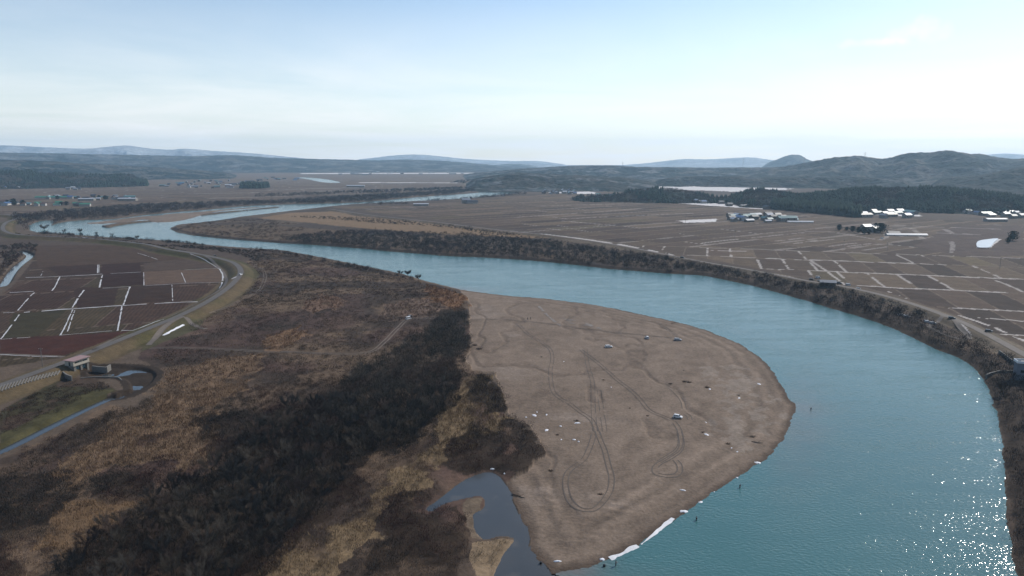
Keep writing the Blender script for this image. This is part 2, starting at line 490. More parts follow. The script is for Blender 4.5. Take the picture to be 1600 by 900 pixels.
# paddies inside the left levee
pal_l = [(.050,.030,.023),(.058,.036,.027),(.066,.044,.032),(.060,.046,.028),(.052,.042,.026)]
PAD_L = wpts([(-200,560),(0,520),(0,575),(100,558),(150,540),(205,519),(310,471),(343,452),(347,434),(340,420),(322,408),(296,400),(225,392),(200,385),(60,384),(50,410),(20,448),(-10,470),(-200,500)], 1.2)
PL = mask(PAD_L)
field_grid(PL, R(18), 47, 66, 23, pal_l, 0.0, 0.0, 0.6, 1.0, furrow=0.22)
POLD = [([(255,408),(350,404),(345,418),(225,424),(225,412)], (.085,.062,.050)), ([(225,425),(347,419),(350,440),(226,446)], (.125,.088,.066)),
 ([(160,413),(219,408),(220,426),(155,430)], (.042,.022,.018)), ([(70,417),(155,413),(150,430),(95,433)], (.046,.026,.020)), ([(160,429),(223,425),(226,446),(158,449)], (.036,.018,.014)),
 ([(205,448),(268,445),(268,470),(192,477)], (.046,.028,.021)), ([(0,530),(205,519),(150,540),(100,555),(0,556)], (.060,.024,.018)),
 ([(20,490),(105,484),(60,525),(5,530)], (.046,.040,.022)), ([(50,384),(225,384),(262,392),(340,404),(225,410),(60,418)], (.075,.050,.036)), ([(115,455),(125,450),(185,449),(178,478),(120,483)], (.044,.026,.020))]
for pp, cc in POLD:
    lay(mask(wpts(pp, 1.2), 1.5), col(*cc)*1.0, .12, n8)
# land inside the big bend: wild floodplain
FLOOD = wpts([(300,470),(340,455),(372,440),(388,425),(386,408),(420,394),(480,400),(560,416),(640,434),(720,455),(736,480),(735,550),(728,570),(780,600),(790,650),(848,700),
 (790,750),(700,900),(640,1060),(-300,1060),(-300,760),(0,715),(60,690),(170,632),(205,640),(250,620),(250,585),(215,560),(225,540)], 1.5)
FL = mask(FLOOD, 4)
fl_c = mixc_(col(.062,.048,.040), col(.150,.112,.082), sstep(.40, .60, fbm(GX, GY, 26, 5, 71)))
fl_c = mixc_(fl_c, col(.095,.062,.055), sstep(.55, .7, fbm(GX, GY, 55, 3, 75))*0.7)
lay(FL, fl_c, .35, n2)
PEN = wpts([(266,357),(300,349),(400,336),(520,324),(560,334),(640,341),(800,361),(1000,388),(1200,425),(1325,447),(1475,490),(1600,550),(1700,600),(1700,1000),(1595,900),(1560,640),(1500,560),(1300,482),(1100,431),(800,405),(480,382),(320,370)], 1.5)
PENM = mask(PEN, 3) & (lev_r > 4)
lay(PENM, mixc_(col(.070,.055,.046), col(.12,.093,.070), sstep(.42, .6, n40)), .3, n2)
lay(mask(wpts([(405,341),(450,333),(520,330),(560,338),(620,343),(700,350),(800,363),(880,373),(800,371),(700,366),(640,362),(560,356),(480,348)], 1.5), 10), col(.215,.155,.098), .12, n40)
lay(mask(wpts([(280,360),(300,352),(400,350),(560,362),(560,372),(470,377),(350,371)], 1.5), 10), col(.115,.085,.060), .25, n8)
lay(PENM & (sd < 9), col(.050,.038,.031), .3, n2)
# tan reed ground
REEDS = [([(60,745),(110,715),(200,650),(260,635),(330,650),(350,690),(330,740),(260,720),(180,730),(110,760)], (.180,.130,.088)),
 ([(50,870),(45,850),(110,790),(250,775),(240,800),(180,840),(110,880)], (.165,.115,.072)),
 ([(250,590),(330,560),(410,555),(400,600),(330,640),(240,640)], (.175,.125,.085)),
 ([(395,545),(430,520),(480,510),(480,530),(440,550)], (.19,.125,.08)),
 ([(475,475),(500,460),(535,468),(530,480),(490,490)], (.17,.115,.085)),
 ([(590,500),(600,480),(640,468),(700,472),(690,490),(640,500)], (.17,.125,.10)),
 ([(665,445),(700,452),(730,468),(728,486),(695,482),(665,462)], (.185,.11,.065)),
 ([(380,900),(440,850),(560,800),(585,755),(640,720),(680,700),(690,650),(720,600),(770,585),(785,625),(790,680),(740,700),(700,730),(660,780),(600,800),(560,850),(470,930)], (.19,.145,.092))]
for pp, cc in REEDS:
    lay(mask(wpts(pp, 1.5), 18)*sstep(.30, .48, fbm(GX, GY, 13, 4, 77)), col(*cc)*1.15, .3, n2)
BELT_PX = [(40,930),(110,862),(190,812),(262,775),(330,735),(400,682),(470,640),(530,602),(590,562),(640,532),(680,505),(706,488),(734,488),(737,520),(730,560),(714,590),(716,622),(690,650),(662,672),(640,690),
 (580,712),(555,745),(520,780),(480,820),(430,856),(370,905),(330,960),(30,960)]
DARKP = [[(0,745),(60,735),(110,745),(130,775),(100,800),(50,840),(0,870),(-60,860),(-60,760)],
 [(700,690),(745,665),(790,655),(822,668),(848,692),(850,712),(830,726),(800,742),(770,738),(735,745),(705,735)],
 [(735,600),(760,590),(785,600),(792,640),(765,640),(742,625)],
 [(600,790),(640,760),(680,770),(690,785),(660,795),(655,850),(600,905),(560,890),(590,840)],
 [(660,798),(725,790),(730,830),(735,880),(690,910),(610,960),(640,870),(655,840)],
 [(140,745),(240,738),(240,775),(150,782)], [(370,870),(400,820),(470,765),(560,730),(570,765),(500,815),(430,880),(380,930),(300,940)], [(-40,860),(40,880),(60,930),(-60,960)],
 [(300,655),(420,640),(470,620),(400,690),(330,720)]]
for pp in [BELT_PX]+DARKP:
    lay(mask(wpts(pp, 1.5), 12)*~(sand | (sd < 1))*sstep(.25, .40, fbm(GX, GY, 9, 3, 78)), col(.046,.034,.026), .3, n2)
# mud and shore
lay((pool_sd < 3.5) | (can_n < 4) | (can_s < 4), col(.045,.035,.028))
# sandbar
scol = mixc_(col(.186,.152,.126), col(.214,.176,.147), sstep(.35, .7, n40))
scol = mixc_(scol, col(.235,.200,.175), sstep(.60, .72, fbm(GX*0.5+GY*.2, GY, 16, 5, 81))*sstep(.5, .62, n150+.12*n8)*0.75)
bandn = fbm(sd*0.9+GX*.02, (GX+GY)*.03, 2.2, 4, 91)
scol = scol*(1+(bandn-0.5)*0.42*sstep(60, 12, sd))[..., None]
scol = mixc_(scol, col(.120,.095,.078), sstep(.56, .70, fbm(GX*.9-GY*.3, GX*.2+GY*.35, 10, 5, 93))*.28)
scol = mixc_(scol, col(.135,.108,.090), sstep(.93, .995, chan)*.55*sstep(8, 25, sd))
scol = scol*(1+.13*np.sin(sd*0.85+n40*9+n8*2)*sstep(30, 12, sd))[..., None]
gravel = mask(wpts([(1100,575),(1150,570),(1205,610),(1225,640),(1180,700),(1140,720),(1110,680),(1120,620)], .5), 16)
scol = mixc_(scol, col(.245,.215,.19), gravel*sstep(.46, .58, fbm(GX, GY, 4, 5, 94))*.8)
scol = mixc_(scol, col(.085,.066,.054), sstep(4.0, 0.2, sd)*0.85)            # wet edge
lay(sand | isl, scol*1.07, .10, n2)
lay(sd < 0, col(.10,.09,.075))
lay(mask(wpts([(735,850),(757,842),(801,840),(790,862),(775,890),(765,910),(740,905),(730,880)], 1.0), 3), col(.235,.185,.13), .15, n2)
lay(mask(wpts([(735,777),(758,776),(757,798),(745,806),(752,838),(735,842),(725,800)], 1.0), 4), col(.14,.115,.09), .4, n2)
# levees: mown grass slopes
gl = mixc_(col(.115,.092,.058), col(.085,.080,.040), sstep(.4, .6, n40))
lay((lev_l > 2.6) & (lev_l < 14.5) & ~(pool_sd < 3), gl, .2, n2)
lay((lev_r > 2.4) & (lev_r < 10), mixc_(col(.13,.11,.085), col(.17,.145,.115), sstep(.4,.6,n40)), .2, n2)
lay(mask(wpts([(0,700),(60,665),(150,618),(185,612),(150,590),(100,590),(0,640)], 1.5), 2), mixc_(col(.070,.052,.040), col(.055,.052,.030), sstep(.45,.6,n8)), .25, n2)
lay(mask(wpts([(0,705),(0,680),(70,645),(140,610),(178,608),(160,622),(60,672)], 1.5), 2), col(.070,.068,.034), .4, n8)
lay(mask(wpts([(225,540),(285,505),(320,498),(310,515),(270,530),(220,550)], 1.5), 2), col(.085,.082,.048), .2, n8)
# far snow fields and the pond ice
def snow(pp, z=1.5, rag=12): lay(mask(wpts(pp, z), rag), col(.72,.74,.78), .08, n8)
snow([(985,291.5),(1060,289.5),(1150,289.5),(1232,291),(1232,296),(1190,298),(1150,300),(1100,297.5),(1040,296),(1000,294.5)], rag=60)
snow([(1060,345),(1120,342),(1118,347),(1070,348)], rag=4); snow([(1526,380),(1532,377),(1545,375),(1564,374),(1556,380),(1548,387),(1538,388),(1527,387)], rag=1)
snow([(1440,330),(1480,326),(1600,334),(1600,337),(1500,334),(1440,332)]); snow([(1345,330),(1400,332),(1440,336),(1440,338),(1390,337),(1345,334)])
snow([(470,270.5),(760,270),(758,271.5),(470,271.8)]); snow([(560,285),(720,285.4),(710,286),(560,285.8)])
snow([(855,296),(905,296),(940,303),(900,303),(858,301)]); snow([(930,304),(1000,311),(1120,318),(1200,326),(1200,327.5),(1100,321),(1000,313.5),(930,307)])
snow([(1280,308),(1290,308),(1290,311),(1280,311)])
lay(mask(wpts([(1430,384),(1470,360),(1510,352),(1600,352),(1600,400),(1540,400),(1500,402)], 1.5), 10) & ~mask(wpts([(1526,380),(1545,375),(1566,373),(1548,388),(1527,387)],1.5),1), col(.085,.062,.055), .3, n8)
for a, b in [((1486,378),(1494,395)), ((1498,391),(1502,395))]:
    pass
def snow_line(pix, w, z=1.5, strength=.85):
    P = wpts(pix, z, 2)
    d = seg_dist(P, 14, False)
    w = w*.7
    wid = np.maximum(w*.5, GR*GR/(CAM_H*FOC)*0.30)
    m = (d < np.minimum(wid, 13.5))*np.clip(w/(2*wid), .35, 1)*(fbm(GX, GY, 9, 2, 99) > .33)*strength
    lay(m.astype(np.float32), col(.58,.58,.59))
for pix, w in [([(1096,380),(1200,369),(1256,364)],4), ([(1268,378),(1305,374)],3), ([(1212,377),(1254,372)],3), ([(1240,381),(1275,376)],3), ([(1296,385),(1340,380)],3), ([(1325,385),(1362,381)],3), ([(1348,391),(1385,386)],2.5),
  ([(800,364),(960,352)],1.5), ([(875,345),(960,352)],2), ([(805,340),(1000,326)],2), ([(840,322),(1000,318)],2), ([(880,342),(1080,333)],2), ([(1112,391),(1200,394)],4), ([(1260,362),(1300,363),(1375,375),(1385,366)],3),
  ([(1390,354),(1425,357),(1440,372)],3.5),([(1390,352),(1560,358)],3),([(1478,359),(1487,365)],4),([(1462,364),(1530,367)],3),([(1500,494),(1555,512),(1610,537)],4),([(1530,497),(1600,502)],3.5),
  ([(1497,505),(1515,525)],2),([(1200,404),(1475,414)],3),([(1200,420),(1590,436)],3),([(1340,447),(1570,457)],4),([(1266,407),(1289,422),(1320,445)],3),([(1060,344.5),(1120,343)],6),
  ([(842,365.5),(880,369.5),(950,379.5),(1000,388.5),(1050,399)],14),([(1200,427.5),(1230,433),(1258,439)],10),([(800,361),(845,366)],3),([(1385,455),(1416,466)],3),([(1470,498),(1500,505)],1.5),([(1486,378),(1489,385),(1486,395)],3),
  ([(500,299),(640,297)],3),([(420,297),(560,293)],3),([(300,303),(400,301)],3),([(330,310),(470,306)],2.5)]:
    snow_line(pix, w*.85)

# ------------------------------------------------------------------ meshes from the grid
def grid_faces(keep=None, closed_az=True):
    i, j = np.meshgrid(np.arange(NR-1), np.arange(NA-1), indexing='ij')
    f = np.stack([i*NA+j, (i+1)*NA+j, (i+1)*NA+j+1, i*NA+j+1], -1).reshape(-1, 4)
    if keep is not None: f = f[keep.reshape(-1)]
    if closed_az:
        i = np.arange(NR-1)
        f = np.concatenate([f, np.stack([i*NA+NA-1, (i+1)*NA+NA-1, (i+1)*NA, i*NA], -1)])
    return f
V = np.stack([GX, GY, Z], -1).reshape(-1, 3)
ground_mat = tint_mat('ground', 0.95, ((0.12, 0.16), (0.9, 0.22), (6.0, 0.16)), bump=0.18, bscale=1.1, spec=0.1)
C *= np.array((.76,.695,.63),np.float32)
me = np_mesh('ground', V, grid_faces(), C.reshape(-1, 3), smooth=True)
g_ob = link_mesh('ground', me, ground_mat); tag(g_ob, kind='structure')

# water
def water_mat(name, deep, shallow, bump, rough):
    m, nt, b = new_mat(name)
    a = nt.nodes.new('ShaderNodeAttribute'); a.attribute_name = 'tint'
    sp = nt.nodes.new('ShaderNodeSeparateColor'); nt.links.new(a.outputs['Color'], sp.inputs[0])
    g = nt.nodes.new('ShaderNodeNewGeometry')
    mp = nt.nodes.new('ShaderNodeMapping'); mp.inputs['Scale'].default_value = (0.012, 0.004, 1); mp.inputs['Rotation'].default_value = (0, 0, 0.5)
    nt.links.new(g.outputs['Position'], mp.inputs['Vector'])
    nb = nt.nodes.new('ShaderNodeTexNoise'); nb.inputs['Scale'].default_value = 1.0; nb.inputs['Detail'].default_value = 5
    nt.links.new(mp.outputs[0], nb.inputs['Vector'])
    dcol = nt.nodes.new('ShaderNodeMix'); dcol.data_type = 'RGBA'
    dcol.inputs[6].default_value = tuple(c*0.82 for c in deep)+(1,); dcol.inputs[7].default_value = tuple(c*1.2 for c in deep)+(1,)
    nt.links.new(nb.outputs[0], dcol.inputs[0])
    mx = nt.nodes.new('ShaderNodeMix'); mx.data_type = 'RGBA'
    nt.links.new(sp.outputs[0], mx.inputs[0]); nt.links.new(dcol.outputs[2], mx.inputs[6]); mx.inputs[7].default_value = tuple(shallow)+(1,)
    nt.links.new(mx.outputs[2], b.inputs['Base Color'])
    b.inputs['Roughness'].default_value = rough
    b.inputs['IOR'].default_value = 1.42
    b.inputs['Specular IOR Level'].default_value = 0.5
    # ripples in three sizes; cat's paws and slicks by a slow mask
    mask_n = nt.nodes.new('ShaderNodeTexNoise'); mask_n.inputs['Scale'].default_value = 0.045; mask_n.inputs['Detail'].default_value = 8
    mask_n.inputs['Roughness'].default_value = 0.65; mask_n.inputs['Distortion'].default_value = 0.8
    mp2 = nt.nodes.new('ShaderNodeMapping'); mp2.inputs['Scale'].default_value = (.7, 3.0, 1); mp2.inputs['Rotation'].default_value = (0, 0, 0.15)
    nt.links.new(g.outputs['Position'], mp2.inputs['Vector']); nt.links.new(mp2.outputs[0], mask_n.inputs['Vector'])
    mrg = nt.nodes.new('ShaderNodeMapRange'); mrg.inputs['From Min'].default_value = 0.38; mrg.inputs['From Max'].default_value = 0.66
    mrg.inputs['To Min'].default_value = 0.5; mrg.inputs['To Max'].default_value = 1.0
    nt.links.new(mask_n.outputs[0], mrg.inputs['Value'])
    hs = None
    for sc_, amp in ((0.75, 0.9), (1.9, 0.22)):
        n = nt.nodes.new('ShaderNodeTexNoise'); n.inputs['Scale'].default_value = sc_; n.inputs['Detail'].default_value = 2
        mp3 = nt.nodes.new('ShaderNodeMapping'); mp3.inputs['Scale'].default_value = (1, 1.7, 1); mp3.inputs['Rotation'].default_value = (0, 0, 0.4)
        nt.links.new(g.outputs['Position'], mp3.inputs['Vector']); nt.links.new(mp3.outputs[0], n.inputs['Vector'])
        q = nt.nodes.new('ShaderNodeMath'); q.operation = 'MULTIPLY'; q.inputs[1].default_value = amp
        nt.links.new(n.outputs[0], q.inputs[0])
        if hs is None: hs = q.outputs[0]
        else:
            s = nt.nodes.new('ShaderNodeMath'); s.operation = 'ADD'; nt.links.new(hs, s.inputs[0]); nt.links.new(q.outputs[0], s.inputs[1]); hs = s.outputs[0]
    bm_ = nt.nodes.new('ShaderNodeBump'); bm_.inputs['Distance'].default_value = bump
    nt.links.new(mrg.outputs[0], bm_.inputs['Strength'])
    nt.links.new(hs, bm_.inputs['Height']); nt.links.new(bm_.outputs[0], b.inputs['Normal'])
    return m
river_mat = water_mat('river_water', (.044, .122, .122), (.13, .115, .10), 0.245, 0.095)
still_mat = water_mat('still_water', (.040, .045, .048), (.080, .075, .068), 0.03, 0.12)
def water_obj(name, cond, mat, level=0.0, shallow=None):
    cell = cond[:-1, :-1] | cond[1:, :-1] | cond[:-1, 1:] | cond[1:, 1:]
    f = grid_faces(cell, False)
    used, inv = np.unique(f.ravel(), return_inverse=True)
    v = V[used].copy(); v[:, 2] = level
    c = np.zeros((len(used), 3), np.float32)
    if shallow is not None: c[:, 0] = shallow.reshape(-1)[used]
    me = np_mesh(name, v, inv.reshape(-1, 4), c)
    o = link_mesh(name, me, mat); return tag(o, kind='structure')
BW_BOX = wpts([(640,730),(812,730),(835,850),(862,896),(880,905),(800,1060),(740,1060),(640,850)], 0)
bw = mask(BW_BOX)
sand_d = seg_dist(SAND, 30)
shal = np.exp(-np.clip(-sd, 0, 60)/9.0)*sstep(24, 6, sand_d)*np.clip(1.25-0.9*n8, 0, 1)
shal = np.maximum(shal, np.exp(-isl_d/12)*(isl_d < 39)*.5)
water_obj('river', (sd < 1.5) & ~bw, river_mat, 0.0, shal)
water_obj('backwater', (sd < 1.5) & bw, still_mat, 0.0, np.clip(shal*.5+.6*sstep(.55,.7,n8), 0, 1))
water_obj('canal', (can_s < 2.4) | (can_n < 3.8) | (pool_sd < 1.0), still_mat, 0.0)
# ------------------------------------------------------------------ hills: real ridges at their own distance, height and depth
hill_mat = tint_mat('wooded_slope', 0.95, ((0.012, 0.25), (0.05, 0.35)), bump=14.0, bscale=0.05, spec=0.05)
HILLS = {}
def dir_az_el(px, py):
    d = pdir(px, py)
    return math.atan2(d.x, d.y), math.asin(d.z)
def ridge(name, pts, dist, wf, wb, cols, minus=0.0, relief=0.25, step=0.06, nrow=80, snowy=0.0, scale=1.0, foot=None):
    pts = smooth_line(pts, 4)
    az = []; hh = []
    for p in pts:
        a, e = dir_az_el(p[0], p[1]); az.append(a); hh.append(CAM_H+dist*math.tan(e)-minus)
    az = np.array(az); hh = np.array(hh)
    A = np.arange(az.min(), az.max(), math.radians(step))
    Hh = np.interp(A, az, hh)
    endf = sstep(0, 1, np.minimum((A-A.min()), (A.max()-A))/math.radians(1.2)) if foot is None else foot(A)
    T = np.concatenate([np.linspace(-1, 0, nrow), np.linspace(0.08, 1, nrow//3)])
    R_ = np.where(T < 0, dist+T*wf, dist+T*wb)
    rr, aa = np.meshgrid(R_, A, indexing='ij')
    # the crest wanders in depth like a real ridge
    X = rr*np.sin(aa); Y = rr*np.cos(aa)
    prof = np.where(T < 0, 1-sstep(0, 1, -T)**0.85, 1-sstep(0, 1, T))[:, None]
    spur = fbm(X, Y, wf*0.42*scale, 5, 200+len(HILLS)*7, 0.55)
    ridged = 1-np.abs(2*spur-1)*2.4
    k = (4*prof*(1-prof))
    shape = prof*(1+0*k)+k*relief*(ridged-0.45)
    tiny = (fbm(X, Y, max(14.0, dist*0.006), 3, 301)-0.5)*min(9, dist*0.0022)*(0.4+0.6*prof)
    Zr = Hh[None, :]*shape*endf[None, :]+tiny*endf[None, :]-3.0*(1-endf[None, :])
    Zr = np.where(prof < 0.02, np.minimum(Zr, -2.0), Zr)
    n_, m_ = Zr.shape
    i, j = np.meshgrid(np.arange(n_-1), np.arange(m_-1), indexing='ij')
    f = np.stack([i*m_+j, (i+1)*m_+j, (i+1)*m_+j+1, i*m_+j+1], -1).reshape(-1, 4)
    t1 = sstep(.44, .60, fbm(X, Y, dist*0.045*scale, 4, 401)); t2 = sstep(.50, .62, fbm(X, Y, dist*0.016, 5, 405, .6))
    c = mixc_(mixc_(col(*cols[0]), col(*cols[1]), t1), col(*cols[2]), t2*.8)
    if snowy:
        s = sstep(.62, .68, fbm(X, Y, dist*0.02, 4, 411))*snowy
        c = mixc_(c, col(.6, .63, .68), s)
    me = np_mesh(name, np.stack([X, Y, Zr], -1).reshape(-1, 3), f[:, ::-1], c.reshape(-1, 3), smooth=True)
    o = link_mesh(name, me, hill_mat); tag(o, kind='structure')
    HILLS[name+str(len(HILLS))] = (R_, A, Zr)
    return (R_, A, Zr)
def hill_z(h, x, y):
    R_, A, Zr = h
    r = math.hypot(x, y); a = math.atan2(x, y)
    i = min(max(np.searchsorted(R_, r)-1, 0), len(R_)-2); j = min(max(np.searchsorted(A, a)-1, 0), len(A)-2)
    return float(Zr[i, j])
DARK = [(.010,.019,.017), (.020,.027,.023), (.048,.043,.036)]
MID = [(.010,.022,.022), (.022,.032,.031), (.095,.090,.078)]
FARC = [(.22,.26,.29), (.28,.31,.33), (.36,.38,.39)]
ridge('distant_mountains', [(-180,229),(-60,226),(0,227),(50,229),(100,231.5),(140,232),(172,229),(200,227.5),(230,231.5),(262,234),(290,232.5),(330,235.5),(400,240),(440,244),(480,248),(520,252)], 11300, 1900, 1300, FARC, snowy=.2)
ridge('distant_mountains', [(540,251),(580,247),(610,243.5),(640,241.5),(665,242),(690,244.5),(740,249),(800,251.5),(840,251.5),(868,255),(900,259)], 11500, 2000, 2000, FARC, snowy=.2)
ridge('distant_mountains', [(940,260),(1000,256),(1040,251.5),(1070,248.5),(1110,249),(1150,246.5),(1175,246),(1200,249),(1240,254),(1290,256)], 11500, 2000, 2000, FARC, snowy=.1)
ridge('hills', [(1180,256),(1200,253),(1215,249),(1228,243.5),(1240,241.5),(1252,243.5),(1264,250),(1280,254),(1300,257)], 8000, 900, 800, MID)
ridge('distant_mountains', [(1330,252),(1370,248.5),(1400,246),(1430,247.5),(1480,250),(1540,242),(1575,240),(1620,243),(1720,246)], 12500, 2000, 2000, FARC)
ridge('hills', [(-200,235),(0,238.5),(100,240),(200,242),(300,244),(350,242.5),(400,244.5),(430,246.5),(480,248),(540,249.5),(590,250.5),(640,249.5),(700,252),(760,257),(800,262),(850,263)], 7500, 1900, 1500, MID, snowy=.10)
ridge('hills', [(550,256),(600,254),(650,252),(680,252),(720,257),(760,259),(800,256),(850,260)], 9500, 1500, 1500, MID, snowy=.3)
ridge('hills', [(-200,246),(0,250),(60,251),(120,255),(200,259),(280,264),(330,268),(380,272)], 4700, 900, 900, MID)
ridge('hills', [(712,276),(740,271),(770,268),(800,265),(850,262),(880,260),(930,259),(960,259),(1000,261),(1060,261.5),(1100,263),(1150,262),(1230,262),(1300,265),(1360,268)], 4300, 1000, 800, MID, relief=.5, snowy=.12)
ridge('hills', [(1150,268),(1190,263),(1230,260),(1262,255),(1285,251),(1310,248.5),(1340,247),(1360,248.5),(1380,251),(1405,245.5),(1430,243),(1455,242.5),(1478,240),(1500,242.5),(1530,240.5),(1560,246),(1590,248.5),(1620,246),(1720,240)], 4300, 1500, 900, MID, relief=.85, snowy=.06)
ridge('hills', [(720,287),(745,279),(780,273.5),(810,270),(850,272),(900,274),(960,277),(1010,283),(1040,288)], 2750, 640, 500, [(.014,.024,.022), (.03,.034,.030), (.06,.056,.05)], relief=.5, snowy=.10)
ridge('hills', [(1010,285),(1040,279),(1090,276),(1150,276),(1200,277),(1260,276),(1320,276),(1400,280),(1440,286)], 2950, 330, 400, DARK, relief=.4, snowy=.05)
ridge('hills', [(1440,287),(1480,278),(1520,275),(1560,268),(1600,262),(1680,258),(1760,260)], 2900, 500, 600, DARK, relief=.4)
H_KNOB = ridge('hills', [(830,312),(870,306),(910,301),(940,300),(965,298),(985,292),(1010,289),(1040,288),(1070,292),(1100,299),(1130,303),(1160,296),(1190,294),(1230,298)], 1780, 170, 200, DARK, minus=14, relief=.3, nrow=30)
H_FRONT = ridge('hills', [(1140,308),(1165,296),(1200,293),(1240,299),(1290,298),(1320,294),(1360,291),(1400,289),(1450,290),(1490,292),(1530,296),(1570,302),(1610,306),(1720,304)], 1720, 220, 300, DARK, minus=11, relief=.25, nrow=34)
H_LEFT = ridge('hills', [(-260,262),(0,265),(60,268),(120,270),(165,272),(200,271),(218,275),(235,281)], 3300, 420, 500, DARK, minus=8, relief=.3, nrow=34)

# ------------------------------------------------------------------ haze: one closed box of even, thin air
hz = bpy.data.meshes.new('haze')
bm = bmesh.new()
bmesh.ops.create_cube(bm, size=1.0)
bmesh.ops.scale(bm, vec=(27400, 27400, 470+6), verts=bm.verts)
bmesh.ops.translate(bm, vec=(0, 0, (470-6)/2), verts=bm.verts)
bm.to_mesh(hz); bm.free()
hm = bpy.data.materials.new('haze'); hm.use_nodes = True
ht = hm.node_tree; ht.nodes.clear()
ho = ht.nodes.new('ShaderNodeOutputMaterial'); hv = ht.nodes.new('ShaderNodeVolumePrincipled')
hv.inputs['Color'].default_value = (0.54, 0.78, 1.0, 1)
hv.inputs['Density'].default_value = 0.000068
hv.inputs['Anisotropy'].default_value = 0.25
ht.links.new(hv.outputs[0], ho.inputs['Volume'])
haze = link_mesh('haze', hz, hm); tag(haze, kind='stuff')
# ------------------------------------------------------------------ vegetation
veg_mat = tint_mat('twigs', 0.95, ((0.6, 0.15),), spec=0.03)
reed_mat = tint_mat('reeds', 0.9, ((0.8, 0.2),), spec=0.05)
bark_mat = plain('bark', (.055, .045, .038), 0.95, noise=.3, scale=4, spec=.05)
fir_mat = tint_mat('fir_needles', 0.95, ((0.2, 0.25),), spec=0.03)

def scatter(pix, spacing, z=1.5, extra=None, clip=None, rmax=1e9):
    """random points in a region; spacing(r) gives metres between plants"""
    P = wpts(pix, z) if not isinstance(pix, np.ndarray) else pix
    x0, y0 = P.min(0); x1, y1 = P.max(0)
    # stratify by distance so that near ground is dense and far ground thin
    out = []
    rs = np.hypot(P[:, 0], P[:, 1]); lo, hi = max(rs.min()*0.5, 60), rs.max()
    edges = [lo]
    while edges[-1] < hi: edges.append(edges[-1]*1.3)
    for a, b in zip(edges[:-1], edges[1:]):
        s = spacing((a+b)/2)
        # sample in the ring segment
        az = np.arctan2(P[:, 0], P[:, 1]); a0, a1 = az.min(), az.max()
        area = (a1-a0)*(b*b-a*a)/2
        n = int(area/(s*s))
        if n <= 0: continue
        n = min(n, 600000)
        r = np.sqrt(RNG.random(n)*(b*b-a*a)+a*a); t = a0+RNG.random(n)*(a1-a0)
        x = r*np.sin(t); y = r*np.cos(t)
        wxx = samp(WX, x, y)*14; wyy = samp(WY, x, y)*14
        m = inpoly(x+wxx, y+wyy, P)
        out.append(np.stack([x[m], y[m]], 1))
    pts = np.concatenate(out) if out else np.zeros((0, 2))
    s_ = samp(sd, pts[:, 0], pts[:, 1])
    keep = s_ > 0.8
    keep &= samp(can_s, pts[:, 0], pts[:, 1]) > 4.5
    keep &= samp(can_n, pts[:, 0], pts[:, 1]) > 4.5
    keep &= samp(pool_sd, pts[:, 0], pts[:, 1]) > 3
    pts = pts[keep]
    if clip is not None: pts = pts[clip(pts[:, 0], pts[:, 1])]
    return pts

def clumps(pts, h, rad, K, w, color, cvar=0.25, lean=0.35, ln=(0.45, 0.8), lowstart=0.0, upright=0.5):
    """K thin twigs per plant (single tapering blades) spread through an uneven crown volume"""
    B = len(pts)
    if B == 0: return np.zeros((0, 3)), np.zeros((0, 3), int), np.zeros((0, 3))
    h = np.broadcast_to(np.asarray(h, float), (B,)); rad = np.broadcast_to(np.asarray(rad, float), (B,)); w = np.broadcast_to(np.asarray(w, float), (B,))
    z0 = samp(Z, pts[:, 0], pts[:, 1])
    th = RNG.random((B, K))*2*np.pi; q = np.sqrt(RNG.random((B, K)))
    u = RNG.random((B, K))**0.8
    hz_ = lowstart+(0.92-lowstart)*u                         # height fraction of the twig base
    env = np.sqrt(np.clip(1-((hz_-0.45)/0.62)**2, 0.05, 1))   # crown envelope
    sx = np.cos(th)*q*rad[:, None]*env; sy = np.sin(th)*q*rad[:, None]*env
    bx = pts[:, 0][:, None]+sx; by = pts[:, 1][:, None]+sy; bz = z0[:, None]+hz_*h[:, None]*0.8*(1-0.25*q)
    L = h[:, None]*(ln[0]+(ln[1]-ln[0])*RNG.random((B, K)))*0.5
    dx = np.cos(th)*q*(1-upright)+RNG.normal(0, .35, (B, K)); dy = np.sin(th)*q*(1-upright)+RNG.normal(0, .35, (B, K)); dz = upright+0.5*RNG.random((B, K))
    nrm = np.sqrt(dx*dx+dy*dy+dz*dz); dx /= nrm; dy /= nrm; dz /= nrm
    tx = bx+dx*L; ty = by+dy*L; tz = bz+dz*L
    pa = RNG.random((B, K))*np.pi
    ox = np.cos(pa)*w[:, None]/2; oy = np.sin(pa)*w[:, None]/2
    v = np.stack([np.stack([bx-ox, by-oy, bz], -1), np.stack([bx+ox, by+oy, bz], -1), np.stack([tx, ty, tz], -1)], 2).reshape(-1, 3)
    f = np.arange(len(v)).reshape(-1, 3)
    if color.ndim == 1: color = np.broadcast_to(color, (B, 3))
    cb = color*(1+cvar*RNG.normal(0, 1, (B, 1))).clip(.4, 1.8)
    c = np.repeat(cb[:, None, :]*.80*(0.8+0.4*RNG.random((B, K, 1))), 3, axis=1).reshape(-1, 3)
    return v, f, c
def merge(parts):
    vs, fs, cs = [], [], []; o = 0
    for v, f, c in parts:
        if len(v) == 0: continue
        vs.append(v); fs.append(f+o); cs.append(c); o += len(v)
    return np.concatenate(vs), np.concatenate(fs), np.concatenate(cs)
def stuff(name, label, cat, parts, mat, group=None):
    v, f, c = merge(parts)
    print(name, len(f), 'blades')
    o = link_mesh(name, np_mesh(name, v, f, c), mat)
    return tag(o, label, cat, group, 'stuff')
